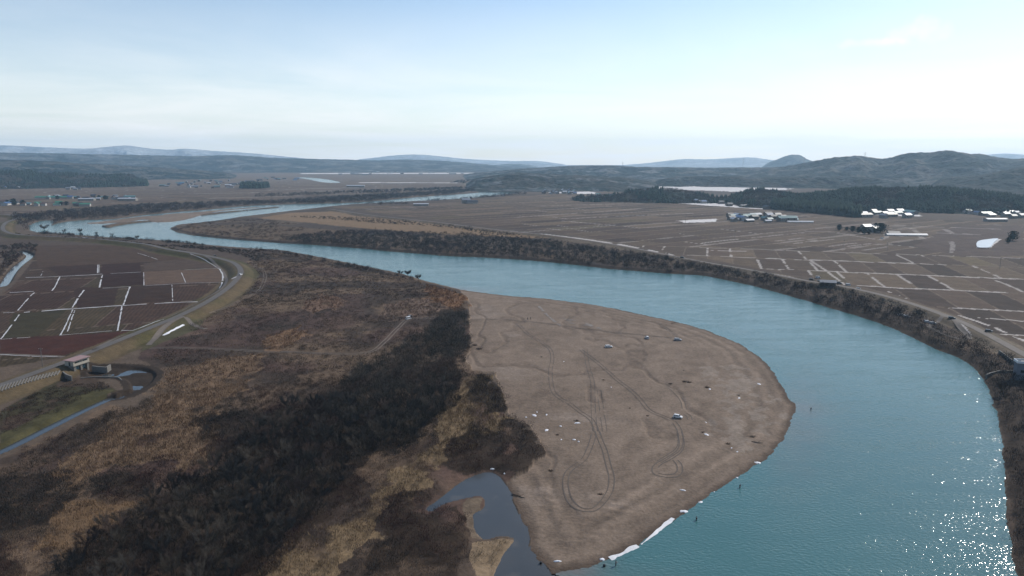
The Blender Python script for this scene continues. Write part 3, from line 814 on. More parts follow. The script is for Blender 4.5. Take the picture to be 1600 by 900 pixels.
def lod(pts, fn):
    """build nearer plants with more and finer twigs"""
    out = []
    r = np.hypot(pts[:, 0], pts[:, 1])
    ed = [0, 220, 330, 500, 800, 1300, 2200, 5000]
    for a, b in zip(ed[:-1], ed[1:]):
        m = (r >= a) & (r < b)
        if m.any(): out.append(fn(pts[m], (a+b)/2 if a else 180))
    return out
def wd(r, mn=.05): return max(mn, r*0.00042)

BROWN = col(.066, .048, .036); GREY = col(.060, .052, .043); PURP = col(.062, .038, .033); OLIV = col(.052, .048, .036)
def brown_mix(p, a=BROWN, b=GREY, c=PURP):
    t = samp(n40, p[:, 0], p[:, 1]); t2 = fbm(p[:, 0], p[:, 1], 22, 3, 501)
    cc = mixc_(a, b, sstep(.4, .6, t)); cc = mixc_(cc, c, sstep(.52, .62, t2))
    return cc
# 1. scrub over the whole floodplain (patchy, not on the reed ground)
SCRUB_PX = [(292,480),(345,458),(378,440),(392,425),(388,410),(420,396),(480,402),(560,418),(640,436),(712,456),(734,480),(734,550),(726,575),(760,600),(700,700),
 (640,1000),(-200,1000),(-200,800),(0,730),(60,700),(170,645),(215,635),(262,610),(262,585),(230,562),(300,520)]
reedM = np.zeros((NR, NA), np.float32)
for pp, cc in REEDS: reedM = np.maximum(reedM, mask(wpts(pp, 1.5), 18)*sstep(.28, .42, fbm(GX, GY, 13, 4, 77)))
TRACK_PX = [(235,545),(330,545),(400,548),(480,551),(545,553),(580,549),(600,534),(622,512),(640,498),(690,498),(735,500),(800,501),(870,508)]
TRACK = wpts(TRACK_PX, 1.6, 3)
trk = seg_dist(TRACK, 14, False)
TRACK2 = wpts([(385,418),(405,418),(414,430),(410,445),(396,460),(330,490),(290,500)], 1.6, 4)
trk2 = seg_dist(TRACK2, 14, False)
dens = fbm(GX, GY, 30, 4, 601)
def scrub_clip(x, y):
    p = RNG.random(len(x))
    d = samp(dens, x, y); rm = samp(reedM, x, y)
    k = (p < sstep(.30, .55, d)*0.95+.12)*(p < 1-rm*.93)
    return k.astype(bool) & (samp(trk, x, y) > 3.0) & (samp(trk2, x, y) > 2.5) & (samp(lev_l, x, y) > 14) & ~(samp(sand*1.0, x, y) > .3)
p = scatter(SCRUB_PX, lambda r: 1.6 if r < 330 else (2.6 if r < 600 else 3.6), clip=scrub_clip)
scrub = lod(p, lambda q, r: clumps(q, 1.0+2.4*samp(n8, q[:, 0], q[:, 1])*RNG.random(len(q)), 1.25 if r < 400 else 2.0, 34 if r < 300 else 22, wd(r), brown_mix(q), .22))
stuff('scrub', 'low grey brown leafless scrub spreading over the floodplain left of the sandbar', 'scrub', scrub, veg_mat)

# 2. tall dark thicket belt, the trees too many to count behind the single ones
p = scatter(BELT_PX, lambda r: 2.4 if r < 260 else 3.0, clip=lambda x, y: samp(sand*1.0, x, y) < .3)
belt = lod(p, lambda q, r: clumps(q, 3.2+3.0*RNG.random(len(q)), 2.0, 70 if r < 330 else 46, wd(r, .055), mixc_(mixc_(col(.064, .057, .045), col(.078, .053, .041), sstep(.42, .56, samp(n40, q[:, 0], q[:, 1]))), col(.085, .074, .060), sstep(.56, .68, fbm(q[:, 0], q[:, 1], 15, 3, 511))), .2, ln=(.35, .65)))
# 3. other dark shrub patches
for k, pp in enumerate(DARKP):
    q = scatter(pp, lambda r: 2.2, clip=lambda x, y: (samp(sand*1.0, x, y) < .3) | (RNG.random(len(x)) < .2))
    belt += lod(q, lambda q, r: clumps(q, 1.8+1.8*RNG.random(len(q)), 1.6, 44, wd(r), brown_mix(q, col(.048,.036,.032), col(.045,.040,.036), col(.058,.030,.028)), .25, ln=(.35, .7)))
stuff('thicket', 'dark leafless thicket filling the belt between reeds and sandbar', 'thicket', belt, veg_mat)

# 4. reeds and dry grass
rp = []
for pp, cc in REEDS:
    q = scatter(pp, lambda r: 1.15 if r < 330 else 1.9, clip=lambda x, y: (samp(trk, x, y) > 2.6) & (samp(sand*1.0, x, y) < .3) & (samp(lev_l, x, y) > 14))
    base_c = col(*cc)*np.array((1.12,1.0,.9))
    rp += lod(q, lambda q, r: clumps(q, 1.0+.9*RNG.random(len(q)), .9, 9, wd(r, .07)*1.3, np.broadcast_to(base_c, (len(q), 3))*(0.75+.5*samp(n8, q[:, 0], q[:, 1]))[:, None], .18, ln=(.8, 1.5), lowstart=0, upright=.75))
q = scatter(SCRUB_PX, lambda r: 2.4 if r < 400 else 4, clip=lambda x, y: (samp(trk, x, y) > 3) & (samp(lev_l, x, y) > 14) & (samp(sand*1.0, x, y) < .3))
rp += lod(q, lambda q, r: clumps(q, 1.1, 1.3, 9, wd(r, .07)*1.3, mixc_(col(.19,.135,.088), col(.14,.085,.062), sstep(.4,.6,samp(n40, q[:,0], q[:,1]))), .2, ln=(.8, 1.4), upright=.7))
q = scatter([(735,848),(757,842),(800,841),(790,862),(775,890),(765,910),(740,905),(725,880)], lambda r: 1.0)
rp += lod(q, lambda q, r: clumps(q, .8, .7, 9, .09, col(.20,.155,.105), .18, ln=(.8, 1.3), upright=.7))
stuff('reed_bed', 'pale tan dry reeds and grass between the dark shrubs', 'reeds', rp, reed_mat)

# 5. wooded banks
BANK_PX = [(1720,1010),(1625,1010),(1600,900),(1588,850),(1582,800),(1577,740),(1572,690),(1562,640),(1545,605),(1528,580),(1495,560),(1440,537),(1395,515),(1300,483),(1200,454.5),(1100,432),(1000,426),(900,416),(800,407),(700,402),(600,394),(520,387),(480,384),
 (440,376),(480,366),(560,360),(640,364),(720,366),(800,374),(850,379),(900,384),(950,390),(1000,398),(1050,406),(1100,415),(1150,425),(1200,433),(1262,444),(1325,455),(1400,473),(1440,490),(1448,502),(1478,517),(1500,528),(1537,540),(1575,562),(1640,600),(1720,620)]
BANK_PX = [(a-6, b+6) if i < 20 else (a, b) for i, (a, b) in enumerate(BANK_PX)]
def bank_clip(x, y):
    return (samp(lev_r, x, y) > 7)
q = scatter(BANK_PX, lambda r: 3.2 if r < 500 else (4.2 if r < 900 else 5.5), clip=bank_clip)
bank = lod(q, lambda q, r: clumps(q, 3.0+3.6*RNG.random(len(q)), 2.1 if r < 900 else 2.8, 60 if r < 400 else (40 if r < 800 else 26), wd(r, .06), brown_mix(q, col(.046,.036,.033), col(.050,.046,.042), col(.042,.034,.035)), .25, ln=(.35, .65)))
PEN_PX = [(275,357),(300,351),(340,346),(400,342),(480,352),(560,358),(640,364),(560,392),(480,381),(400,376),(330,369),(290,364)]
q = scatter(PEN_PX, lambda r: 7, clip=lambda x, y: RNG.random(len(x)) < sstep(.42, .55, samp(n40, x, y)))
bank += lod(q, lambda q, r: clumps(q, 2.5, 2.6, 22, wd(r), brown_mix(q), .2))
for pp, h_, sp in (([(45,361),(28,352),(18,340),(60,334),(120,328),(200,322),(300,318),(400,315),(460,313),(500,309),(600,304),(640,302.5),(735,296),(742,298.5),(700,304),(640,308.5),(600,312.5),(540,316.5),(470,318.5),(400,320.5),(360,323.5),(320,327.5),(260,332.5),(200,339),(130,343.5),(90,348),(80,351.5),(60,345),(46,351)], 8, 8.5),
                   ([(400,309),(500,305),(600,302),(735,294.5),(720,293),(600,297),(500,301),(400,304)], 8, 14),
                   ([(440,338),(560,340),(640,346),(800,365),(790,368),(700,356),(600,350)], 3, 7),
                   ([(700,352),(820,368),(900,380),(860,380),(780,374)], 2, 5),
                   ([(465,316),(520,316),(640,318),(640,320),(590,320),(500,319)], 7, 12), ([(665,312),(730,308),(800,303),(822,301),(822,304),(740,311),(670,315)], 7, 12),
                   ([(740,279),(880,287),(960,297),(940,300),(850,292),(700,286)], 9, 26)):
    q = scatter(pp, lambda r: sp)
    bank += lod(q, lambda q, r: clumps(q, h_*(.6+.6*RNG.random(len(q))), h_*.55, 26, wd(r)*1.2, brown_mix(q, col(.055,.042,.038), col(.055,.050,.046), col(.05,.038,.036)), .2, ln=(.3, .6)))
# left levee foot and the corner by the drainage canal
for pp, h_, sp in (([(-120,440),(0,412),(20,402),(30,398),(34,404),(20,418),(5,440),(-40,470)], 3, 3.5), ([(0,385),(50,380),(60,392),(40,400),(0,405)], 2.5, 4.5),
                   ([(0,640),(100,598),(180,600),(150,615),(60,655),(0,680)], 1.2, 1.8), ([(0,725),(100,672),(190,632),(215,640),(150,680),(60,740),(0,770),(-40,770)], 1.8, 2.0),
                   ([(20,369),(130,376),(215,383),(262,389),(300,394),(262,387),(215,381.5),(130,374.5),(30,367)], 1.2, 3.5), ([(52,362),(60,365.5),(100,367.5),(150,371.5),(200,375),(250,378),(280,381),(320,385),(320,383.5),(280,379.5),(250,377),(200,374),(150,371),(100,366.5),(60,364.6)], 3.6, 3.0),
                   ([(225,384),(300,384),(360,389),(400,392),(420,397),(400,410),(392,405),(370,398),(320,391),(270,386)], 1.6, 2.8),
                   ([(390,390),(440,393),(520,409),(600,425),(660,441),(640,440),(560,422),(480,404)], 3.6, 3.6)):
    q = scatter(pp, lambda r: sp)
    bank += lod(q, lambda q, r: clumps(q, h_*(.6+.8*RNG.random(len(q))), max(1.1, h_*.5), 30, wd(r), brown_mix(q), .25))
stuff('riverside_woods', 'leafless woods and brush lining the river banks and dykes', 'woods', bank, veg_mat)

# 6. conifer woods on the hill feet
def firs(pts, zf, hmin, hmax, color, sides=6, tiers=2):
    B = len(pts); h = (hmin+(hmax-hmin)*RNG.random(B))*(.8+.5*fbm(pts[:, 0], pts[:, 1], 40, 3, 771)); rad = h*(.26+.14*RNG.random(B))
    z0 = np.array([zf(x, y) for x, y in pts])-0.5
    out_v, out_f = [], []
    cs = []
    cb = np.broadcast_to(color, (B, 3))*(0.7+.6*RNG.random((B, 1)))
    o = 0
    for t in range(tiers):
        zb = z0+h*(.12+.36*t); zt = z0+h*(.70+.24*t/(tiers-1)); rr = rad*(1-.35*t)
        k = sides
        a = np.arange(k)*2*np.pi/k+RNG.random((B, 1))*6
        jr = rr[:, None]*(0.75+.5*RNG.random((B, k)))
        ring = np.stack([pts[:, :1]+np.cos(a)*jr, pts[:, 1:]+np.sin(a)*jr, zb[:, None]+RNG.normal(0, .06, (B, k))*h[:, None]], -1)
        top = np.stack([pts[:, 0]+RNG.normal(0, .3, B), pts[:, 1]+RNG.normal(0, .3, B), zt], -1)[:, None]
        v = np.concatenate([ring, top], 1).reshape(-1, 3)
        base_i = (np.arange(B)*(k+1))[:, None, None]
        tri = np.array([[i, (i+1) % k, k] for i in range(k)])[None]
        out_v.append(v); out_f.append((tri+base_i).reshape(-1, 3)+o); o += len(v)
        cs.append(np.repeat(cb[:, None], k+1, 1).reshape(-1, 3))
    return np.concatenate(out_v), np.concatenate(out_f), np.concatenate(cs)
def on_hill(H_, r0, r1, sp, a0=None, a1=None):
    R_, A, Zr = H_
    a0 = A[0] if a0 is None else a0; a1 = A[-1] if a1 is None else a1
    n = int((a1-a0)*(r1*r1-r0*r0)/2/(sp*sp))
    r = np.sqrt(RNG.random(n)*(r1*r1-r0*r0)+r0*r0); a = a0+RNG.random(n)*(a1-a0)
    p = np.stack([r*np.sin(a), r*np.cos(a)], 1)
    z = np.array([hill_z(H_, x, y) for x, y in p])
    return p[z > 1.0]
fparts = []
DG = col(.020, .034, .026); BD = col(.062, .052, .045)
def mixwood(p, zf, h0, h1, share):
    sel = fbm(p[:, 0], p[:, 1], 70, 3, 701) < share
    res = [firs(p[sel], zf, h0, h1, DG)]
    q = p[~sel]
    if len(q):
        zq = np.array([zf(x, y) for x, y in q])
        v, f, c = clumps(q, 9, 5, 16, .9, BD, .2, ln=(.35, .7))
        v = v.copy(); v[:, 2] += np.repeat(zq-samp(Z, q[:, 0], q[:, 1]), 16*3)
        res.append((v, f, c))
    return res
zf_front = lambda x, y: max(hill_z(H_FRONT, x, y), 1.0)
p = on_hill(H_FRONT, 1500, 1790, 6.2)
fparts += mixwood(p, zf_front, 9, 14, .54)
zf_knob = lambda x, y: max(hill_z(H_KNOB, x, y), 1.0)
fparts += mixwood(on_hill(H_KNOB, 1610, 1830, 7.5), zf_knob, 8, 13, .45)
zf_left = lambda x, y: max(hill_z(H_LEFT, x, y), 1.0)
fparts += mixwood(on_hill(H_LEFT, 2880, 3360, 12), zf_left, 8, 13, .5)
def flat_wood(pix, sp, h0, h1, share=.9):
    q = scatter(pix, lambda r: sp)
    return mixwood(q, gz, h0, h1, share)
fparts += flat_wood([(1205,327),(1345,340.5),(1345,333),(1300,323),(1205,318)], 6, 14, 21, .75)
fparts += flat_wood([(0,286),(50,287),(60,290),(120,289),(165,284),(218,281),(200,278),(0,278)], 13, 9, 14, .6)
fparts += flat_wood([(202,290.6),(212,291.2),(228,291),(232,289.5),(225,287.2),(208,287)], 8, 18, 27, 1.0)
fparts += flat_wood([(376,294.6),(392,295),(408,294.8),(421,293.4),(419,292),(400,292.3),(378,292.6)], 8, 15, 24, 1.0)
fparts += flat_wood([(1440,333),(1480,324),(1600,326),(1600,320),(1440,322)], 14, 10, 16, .6)
fparts += flat_wood([(0,291),(60,291),(130,288),(165,285),(120,284),(0,285)], 16, 8, 13, .45)
stuff('conifer_wood', 'dark blue green conifer woods covering the hill feet beyond the fields', 'forest', fparts, fir_mat)
# ------------------------------------------------------------------ roads, tracks, lying snow
def strip_mesh(lines, name, mat, lift=0.06, step=1.5, color=None, parent=None, ragged=0.0, kind='structure', gap=None):
    """ribbons laid on the ground; lines = [(world polyline, width)]"""
    vs, fs, cs = [], [], []; o = 0
    for ln in lines:
        P, w = ln[0], ln[1]
        seg = np.hypot(*(P[1:]-P[:-1]).T); L = np.concatenate([[0], np.cumsum(seg)])
        n = max(2, int(L[-1]/step)+1); t = np.linspace(0, L[-1], n)
        x = np.interp(t, L, P[:, 0]); y = np.interp(t, L, P[:, 1])
        dx = np.gradient(x); dy = np.gradient(y); l = np.hypot(dx, dy)+1e-9; nx, ny = -dy/l, dx/l
        k = 5 if w > 2.5 else 2
        off = np.linspace(-.5, .5, k)
        rg = (fbm(x, y, 6, 2, 900)-.5)*ragged; rg2 = (fbm(x, y, 5, 2, 901)-.5)*ragged
        ww = np.clip(w+rg*w, .05, None)
        X = x[:, None]+nx[:, None]*(off[None]*ww[:, None]+rg2[:, None]*w*.3); Y = y[:, None]+ny[:, None]*(off[None]*ww[:, None]+rg2[:, None]*w*.3)
        Zs = samp(Z, X, Y)
        Zs = np.maximum(Zs, samp(Z, x, y)[:, None]-.3)+lift+np.hypot(X, Y)*.00012
        i, j = np.meshgrid(np.arange(n-1), np.arange(k-1), indexing='ij')
        f = np.stack([i*k+j, i*k+j+1, (i+1)*k+j+1, (i+1)*k+j], -1)
        if gap is not None:
            mid = fbm(x[:-1], y[:-1], 7, 2, 950) > gap
            f = f[mid]
        f = f.reshape(-1, 4)
        vs.append(np.stack([X, Y, Zs], -1).reshape(-1, 3)); fs.append(f+o); o += n*k
    v = np.concatenate(vs); f = np.concatenate(fs)
    c = np.broadcast_to(np.array(color or (.1, .1, .1), np.float32), (len(v), 3))
    o_ = link_mesh(name, np_mesh(name, v, f, c, smooth=True), mat, parent)
    if kind: tag(o_, kind=kind)
    return o_
road_mat = tint_mat('road_surface', .85, ((.3, .12), (3, .15)), spec=.15)
snow_mat = tint_mat('old_snow', .6, ((.8, .08), (5, .06)), bump=.05, bscale=3, spec=.3)
strip_mesh([(LEVEE_L, 4.6)], 'road', road_mat, .10, 2.5, (.105, .095, .088))
strip_mesh([(LEVEE_R, 5.0)], 'road', road_mat, .12, 2.5, (.135, .115, .098))
strip_mesh([(wpts([(-60,556),(0,555),(50,556),(100,557)], 1.5, 3), 3.0), (wpts([(145,555),(205,522),(260,500),(312,475),(346,456),(354,438),(345,420),(326,406),(300,398),(262,393)], 2.2, 4), 2.4),
            (wpts([(1487,499),(1500,512),(1515,525),(1505,528),(1480,522),(1452,508),(1462,502),(1478,494)], 2.5, 4), 2.6),
            (wpts([(232,537),(245,525),(262,512),(276,504),(290,500),(308,508),(322,512)], 2.5, 4), 3.0)], 'side_road', road_mat, .10, 2, (.12, .10, .085))
def pair(pix, w=.42, g=1.7, z=.6, n=5):
    w = w*.8
    P = wpts(pix, z, n); d = np.gradient(P, axis=0); l = np.hypot(d[:, 0], d[:, 1])[:, None]+1e-9; nn = np.stack([-d[:, 1], d[:, 0]], 1)/l
    return [(P+nn*g/2, w), (P-nn*g/2, w)]
strip_mesh(pair(TRACK_PX[:-3], 1.0, 2.0, 1.6)+pair([(385,418),(405,418),(414,430),(410,445),(396,460),(330,490)], .8, 2, 1.6), 'dirt_track', road_mat, .12, 1.5, (.125, .10, .082))
def z6(l): return [(800+x/4, 675+y/4) for x, y in l]
def z5(l): return [(800+x/4, 500+y/4) for x, y in l]
tr = []
tr += pair(z5([(40,30),(100,90),(180,140),(240,190),(252,250),(240,330),(255,440),(300,490),(370,530),(430,580),(490,620),(520,670),(528,700)]), .38)
tr += pair(z6([(533,0),(555,60),(580,120),(600,200),(622,280),(618,350),(598,395),(555,450),(515,482),(470,489),(420,478),(378,445),(348,395),(335,330),(340,272),(370,232),(420,200),(460,160),(490,90),(512,20)]), .48)
tr += pair(z5([(430,190),(560,290),(660,380),(740,440),(800,500),(860,570),(950,610),(1010,640),(1045,690),(1055,740),(1045,800),(1000,840),(920,890)]), .42)
tr += pair(z6([(1045,0),(1062,70),(1045,120),(985,165),(920,200),(892,232),(905,262),(965,274),(1025,266),(1050,240),(1045,205),(1020,175)]), .5)
tr += pair(z5([(920,380),(1000,440),(1060,500),(1078,560)]), .35)+pair(z5([(1080,590),(1105,605),(1112,628)]), .4)
tr += pair([(735,500),(770,500),(800,501),(860,507),(950,519),(1050,529)], .5)+pair([(1028,505),(1040,512),(1062,528)], .5)
tr += pair([(930,675),(927,640),(926,600),(918,570),(915,545)], .3)+pair([(600+345,675),(940,640),(936,610)], .3)
strip_mesh(tr, 'tyre_tracks', road_mat, .05, .8, (.100, .080, .066), ragged=1.0, gap=.2)
# pale dried runnels and the scraped wedge at the head of the bar
pale_mat = tint_mat('dried_silt', .95, ((.5, .2), (3, .2)))
strip_mesh([(wpts([(842,479),(852,490),(864,501),(876,510)], .6, 4), 1.8)]+[(wpts([(878+3*i, 497+2.2*i),(905+4*i, 503+1.8*i),(935+2*i, 512+1.2*i)], .6, 4), .9) for i in range(5)],
           'silt_streaks', pale_mat, .05, 1, (.19, .165, .145), ragged=1.2, gap=.4)
# field snow along the bunds inside the left dyke
def q5(l): return [(x/4, 360+y/4) for x, y in l]
FS = [([(160,296),(400,287),(640,274)], 3.4), ([(650,272),(880,260)], 2.0), ([(375,290),(352,335),(325,378)], 2.0), ([(60,388),(210,382)], 2.4), ([(215,390),(165,440),(112,500)], 1.6),
      ([(640,280),(630,320),(622,356)], 2.2), ([(625,360),(715,358),(812,352)], 1.8), ([(812,355),(795,400),(772,465)], 2.2), ([(525,375),(485,430),(452,482)], 2.2), ([(515,390),(480,440),(455,480)], 1.3),
      ([(260,502),(500,487),(760,470),(1000,455),(1235,447)], 3.6), ([(150,512),(235,502)], 3.2), ([(-40,520),(90,512)], 1.8), ([(762,474),(752,540),(735,630)], 2.0), ([(455,495),(420,570),(378,655)], 1.5),
      ([(468,500),(445,560),(422,630)], 1.3), ([(120,525),(60,610),(5,680)], 1.6), ([(1135,265),(1160,328)], 1.2), ([(1075,342),(1080,442)], 1.2), ([(898,262),(900,345)], 1.2), ([(900,348),(1160,333),(1390,323)], 1.6),
      ([(1150,246),(1372,236)], 1.5), ([(1372,240),(1392,280),(1388,325),(1372,380)], 2.6), ([(270,255),(255,285)], 1.5), ([(612,215),(610,270)], 2.0), ([(620,215),(618,265)], 1.0), ([(860,140),(985,183)], 1.5),
      ([(5,682),(190,668)], 1.2), ([(370,655),(560,642),(700,630)], 1.2), ([(760,628),(830,630)], 1.5), ([(830,630),(890,608),(1000,565),(1090,535),(1180,485),(1240,450)], 1.3), ([(1190,165),(1290,195),(1365,238)], 1.4),
      ([(1450,327),(1480,313)], 2.6), ([(650,720),(685,708)], 1.6), ([(0,778),(200,788),(400,782)], .9), ([(740,668),(790,660)], .8)]
strip_mesh([(wpts(q5(l), 1.6, 4), w*.42) for l, w in FS], 'field_snow', snow_mat, .14, 1.0, (.46, .45, .45), ragged=1.2, kind=None, gap=.27)
tag(bpy.data.objects['field_snow'], 'strips of old snow left along the banks of the dark paddies inside the left dyke', 'snow', kind='stuff')

def mound(px, py, wpx, hpx, label, ang=0.0, hgt=.3, seed=0):
    """one thawing patch of snow as a low dome with a torn outline"""
    x, y, z = ground_at(px, py); r = math.hypot(x, y); sl = math.hypot(r, CAM_H)
    a = wpx*sl/FOC/2*.66; b = max(hpx*sl*sl/(CAM_H*FOC)/2*.5, .28)
    az = math.atan2(x, y)
    bm = bmesh.new(); rings = 4; k = 26
    c = bm.verts.new((0, 0, 0)); prev = None
    for q in range(1, rings+1):
        ring = []
        for i in range(k):
            t = i*2*math.pi/k
            rr = q/rings*(1+.28*math.sin(2*t+seed)+.16*math.sin(5*t+seed*2.1)+.10*math.sin(9*t+seed*3.3))
            lx, ly = a*rr*math.cos(t), b*rr*math.sin(t)
            gx = lx*math.cos(ang)-ly*math.sin(ang); gy = lx*math.sin(ang)+ly*math.cos(ang)
            # turn so that the long axis lies as seen
            wx_, wy_ = gx*math.cos(-az)-gy*math.sin(-az), gx*math.sin(-az)+gy*math.cos(-az)
            ring.append((wx_, wy_))
        vr = [bm.verts.new((p[0], p[1], 0)) for p in ring]
        for i in range(k):
            if prev is None: bm.faces.new((c, vr[i], vr[(i+1) % k]))
            else: bm.faces.new((prev[i], vr[i], vr[(i+1) % k], prev[(i+1) % k]))
        prev = vr
    for v in bm.verts:
        q = min(1, math.hypot(v.co.x/max(a, b), v.co.y/max(a, b)))
        v.co.z = gz(x+v.co.x, y+v.co.y)-z+hgt*(1-q*q)+.07
    for v in prev: v.co.z = gz(x+v.co.x, y+v.co.y)-z-.05
    bmesh.ops.recalc_face_normals(bm, faces=bm.faces)
    me = bpy.data.meshes.new('snow_patch'); bm.to_mesh(me); bm.free()
    for p in me.polygons: p.use_smooth = True
    at_ = me.attributes.new('tint', 'FLOAT_COLOR', 'POINT')
    at_.data.foreach_set('color', np.tile(np.array([.62, .62, .64, 1], np.float32), len(me.vertices)))
    o = link_mesh('snow_patch', me, snow_mat); o.location = (x, y, z)
    return tag(o, label, 'snow patch', 'snow patches on the sandbar')
MOUNDS = [
 (835,649,10,7,'broken white snow patch left of the dark shrub cluster, upper left of the bar snow',.9),
 (822,652,4,3,'tiny snow patch at the far left edge of the scattered group beside the thicket',0),
 (839,644,3,3,'tiny snow crumb just above the broken snow patch near the thicket',0),
 (854,648,5,4,'small round snow patch right of the broken patch near the thicket',0),
 (902,661,13,4,'wide ragged snow patch lying under a small dark shrub on the left of the bar',0),
 (876,666,5,4,'small oval snow patch between the thicket and the tyre loop',0),
 (854,672,10,6,'forked snow patch closest to the dark thicket corner',-.5),
 (877,687,4,3,'tiny oval snow patch below the forked one near the thicket',0),
 (897,687,7,4,'slanting snow patch beside the top of the large tyre loop',-.6),
 (904,690,4,3,'little snow crumb touching the slanting patch by the large tyre loop',0),
 (1109,608,6,3,'small snow patch at the foot of the rightmost shrub of the middle row',0),
 (1155,622,5,4,'round snow patch below the lone shrub near the right shore',0),
 (1104,679,9,5,'oval snow patch right of the parked car with the small tyre loop',-.4),
 (1103,660,5,2,'thin snow patch just right of the nearest parked car',0),
 (1143,700,4,3,'small snow dot on the lower right of the bar, left one of two',0),
 (1152,706,4,3,'small snow dot on the lower right of the bar, right one of two',0),
 (1186,600,8,3,'narrow snow patch beside the right shore above the lone shrub',-.6),
 (955,605,3,2,'snow speck in the open middle of the bar',0),
 (881,565,3,2,'snow speck in the upper left of the bar',0),
 (1067,766,12,3,'long thin snow patch inland of the lower right shore',-.05),
 (1184,723,12,6,'slanting snow patch on the waterline at the right bend',.75),
 (1152,747,6,3,'small snow patch on the waterline beside the second wading angler',.7),
 (1116,769,3,2,'snow speck on the waterline between two wading anglers',0),
 (1096,785,12,6,'medium snow patch on the waterline above the third wading angler',.65),
 (1069,799,19,7,'long slanting snow patch on the waterline left of the third wading angler',.6),
 (941,874,15,5,'blocky snow patch at the lower left end of the shore snow',.15),
 (871,877,17,4,'ragged flat snow patch at the tip of the bar by the backwater',-.15),
 (769,733,9,3,'snow remnant on the bank at the top of the backwater',-.1),
 (788,740,4,3,'round snow remnant on the bank right of the backwater top',0)]
for i, (px, py, w_, h_, lab, an) in enumerate(MOUNDS): mound(px, py, w_, h_, lab, an, .10, i*1.7)
sh = strip_mesh([(wpts([(1052,809),(1040,819),(1028,829),(1014,840),(1002,849)], .35, 4), .9), (wpts([(998,852),(985,859),(970,867),(955,873)], .35, 4), 1.6)], 'shore_snow', snow_mat, .16, .4, (.58, .58, .59), ragged=2.6, kind=None)
tag(sh, 'long bank of white snow following the waterline at the foot of the sandbar', 'snow bank')
sb = strip_mesh([(wpts([(255,524),(270,516),(287,508)], 2.0, 3), 1.3)], 'dyke_snow', snow_mat, .2, .7, (.60, .60, .62), ragged=1.6, kind=None)
tag(sb, 'straight bar of snow on the grass below the left dyke', 'snow bank')
ice = wpts([(1526,380),(1532,376.5),(1545,374.5),(1556,373.5),(1560,374.5),(1553,380),(1548,387),(1538,388),(1527,387)], 1.3, 3, True)
bm = bmesh.new(); bm.faces.new([bm.verts.new((p[0], p[1], gz(*p)*0+2.2)) for p in ice]); me = bpy.data.meshes.new('pond'); bm.to_mesh(me); bm.free()
o = link_mesh('pond', me, plain('pond_ice', (.50, .51, .53), .25, noise=.06, scale=.05)); tag(o, kind='structure')

# ------------------------------------------------------------------ single trees
def tube(bm, pts, rads, k=6):
    rings = []
    for i, (p, r) in enumerate(zip(pts, rads)):
        d = (pts[min(i+1, len(pts)-1)]-pts[max(i-1, 0)]).normalized()
        u = d.orthogonal().normalized(); v = d.cross(u)
        rings.append([bm.verts.new(p+(u*math.cos(t*2*math.pi/k)+v*math.sin(t*2*math.pi/k))*r) for t in range(k)])
    for a, b in zip(rings[:-1], rings[1:]):
        # match the closest vertices so the tube does not twist
        s = min(range(k), key=lambda s: sum((a[i].co-b[(i+s) % k].co).length for i in range(k)))
        for i in range(k): bm.faces.new((a[i], a[(i+1) % k], b[(i+1+s) % k], b[(i+s) % k]))
    bm.faces.new(rings[-1]); bm.faces.new(list(reversed(rings[0])))
def tree_meshes(seed, h=7.0, spread=.42, twigs=900, colr=(.050, .043, .037), tw=.075):
    rnd = random.Random(seed); bm = bmesh.new()
    tips = []
    H1 = h*.30
    base = [Vector((0, 0, -.3)), Vector((.05*rnd.random(), 0, H1*.5)), Vector((rnd.uniform(-.15, .15), rnd.uniform(-.15, .15), H1))]
    tube(bm, base, [h*.022, h*.018, h*.015])
    nl = rnd.randint(6, 8)
    for i in range(nl):
        a = i*2*math.pi/nl+rnd.uniform(-.4, .4); s = spread*h*rnd.uniform(.55, 1.0); st = base[1].lerp(base[2], rnd.uniform(.1, 1))
        top = Vector((math.cos(a)*s, math.sin(a)*s, h*rnd.uniform(.62, .92)))
        mid = st.lerp(top, .5)+Vector((math.cos(a), math.sin(a), -.3))*h*.06
        pts = [st, st.lerp(mid, .6)+Vector((0, 0, .05*h)), mid, top]
        tube(bm, pts, [h*.008, h*.006, h*.004, h*.0015], 5)
        tips += [(mid, top), (st.lerp(mid, .6), mid)]
        for _ in range(2):
            q = mid.lerp(top, rnd.uniform(.0, .6)); e = q+Vector((rnd.uniform(-1, 1), rnd.uniform(-1, 1), rnd.uniform(.4, 1.2)))*h*.13
            tube(bm, [q, q.lerp(e, .5)+Vector((0, 0, .02*h)), e], [h*.0035, h*.0025, h*.001], 4); tips.append((q, e))
    trunk = bpy.data.meshes.new('trunk'); bm.to_mesh(trunk); bm.free()
    vs, cs = [], []
    for i in range(twigs):
        a, b = rnd.choice(tips); p = a.lerp(b, rnd.random())
        d = Vector((p.x*.25+rnd.gauss(0, .5), p.y*.25+rnd.gauss(0, .5), .55+rnd.random()*.6)).normalized()
        p = p+Vector((rnd.gauss(0, .25), rnd.gauss(0, .25), rnd.gauss(0, .2)))*h*.07
        L = h*rnd.uniform(.09, .2); sd_ = d.orthogonal().normalized()*tw/2
        vs += [p-sd_, p+sd_, p+d*L]; c = rnd.uniform(.75, 1.3)
        cs += [tuple(k*c for k in colr)]*3
    crown = np_mesh('crown', np.array([tuple(v) for v in vs]), np.arange(len(vs)).reshape(-1, 3), np.array(cs))
    trunk.materials.append(bark_mat); crown.materials.append(veg_mat)
    return trunk, crown
VAR = [tree_meshes(s, 7.0, .38+.05*(s % 3), 1500, c, .04) for s, c in ((1, (.056,.048,.039)), (2, (.060,.049,.039)), (3, (.050,.044,.037)), (4, (.062,.045,.038)), (5, (.056,.051,.045)))]
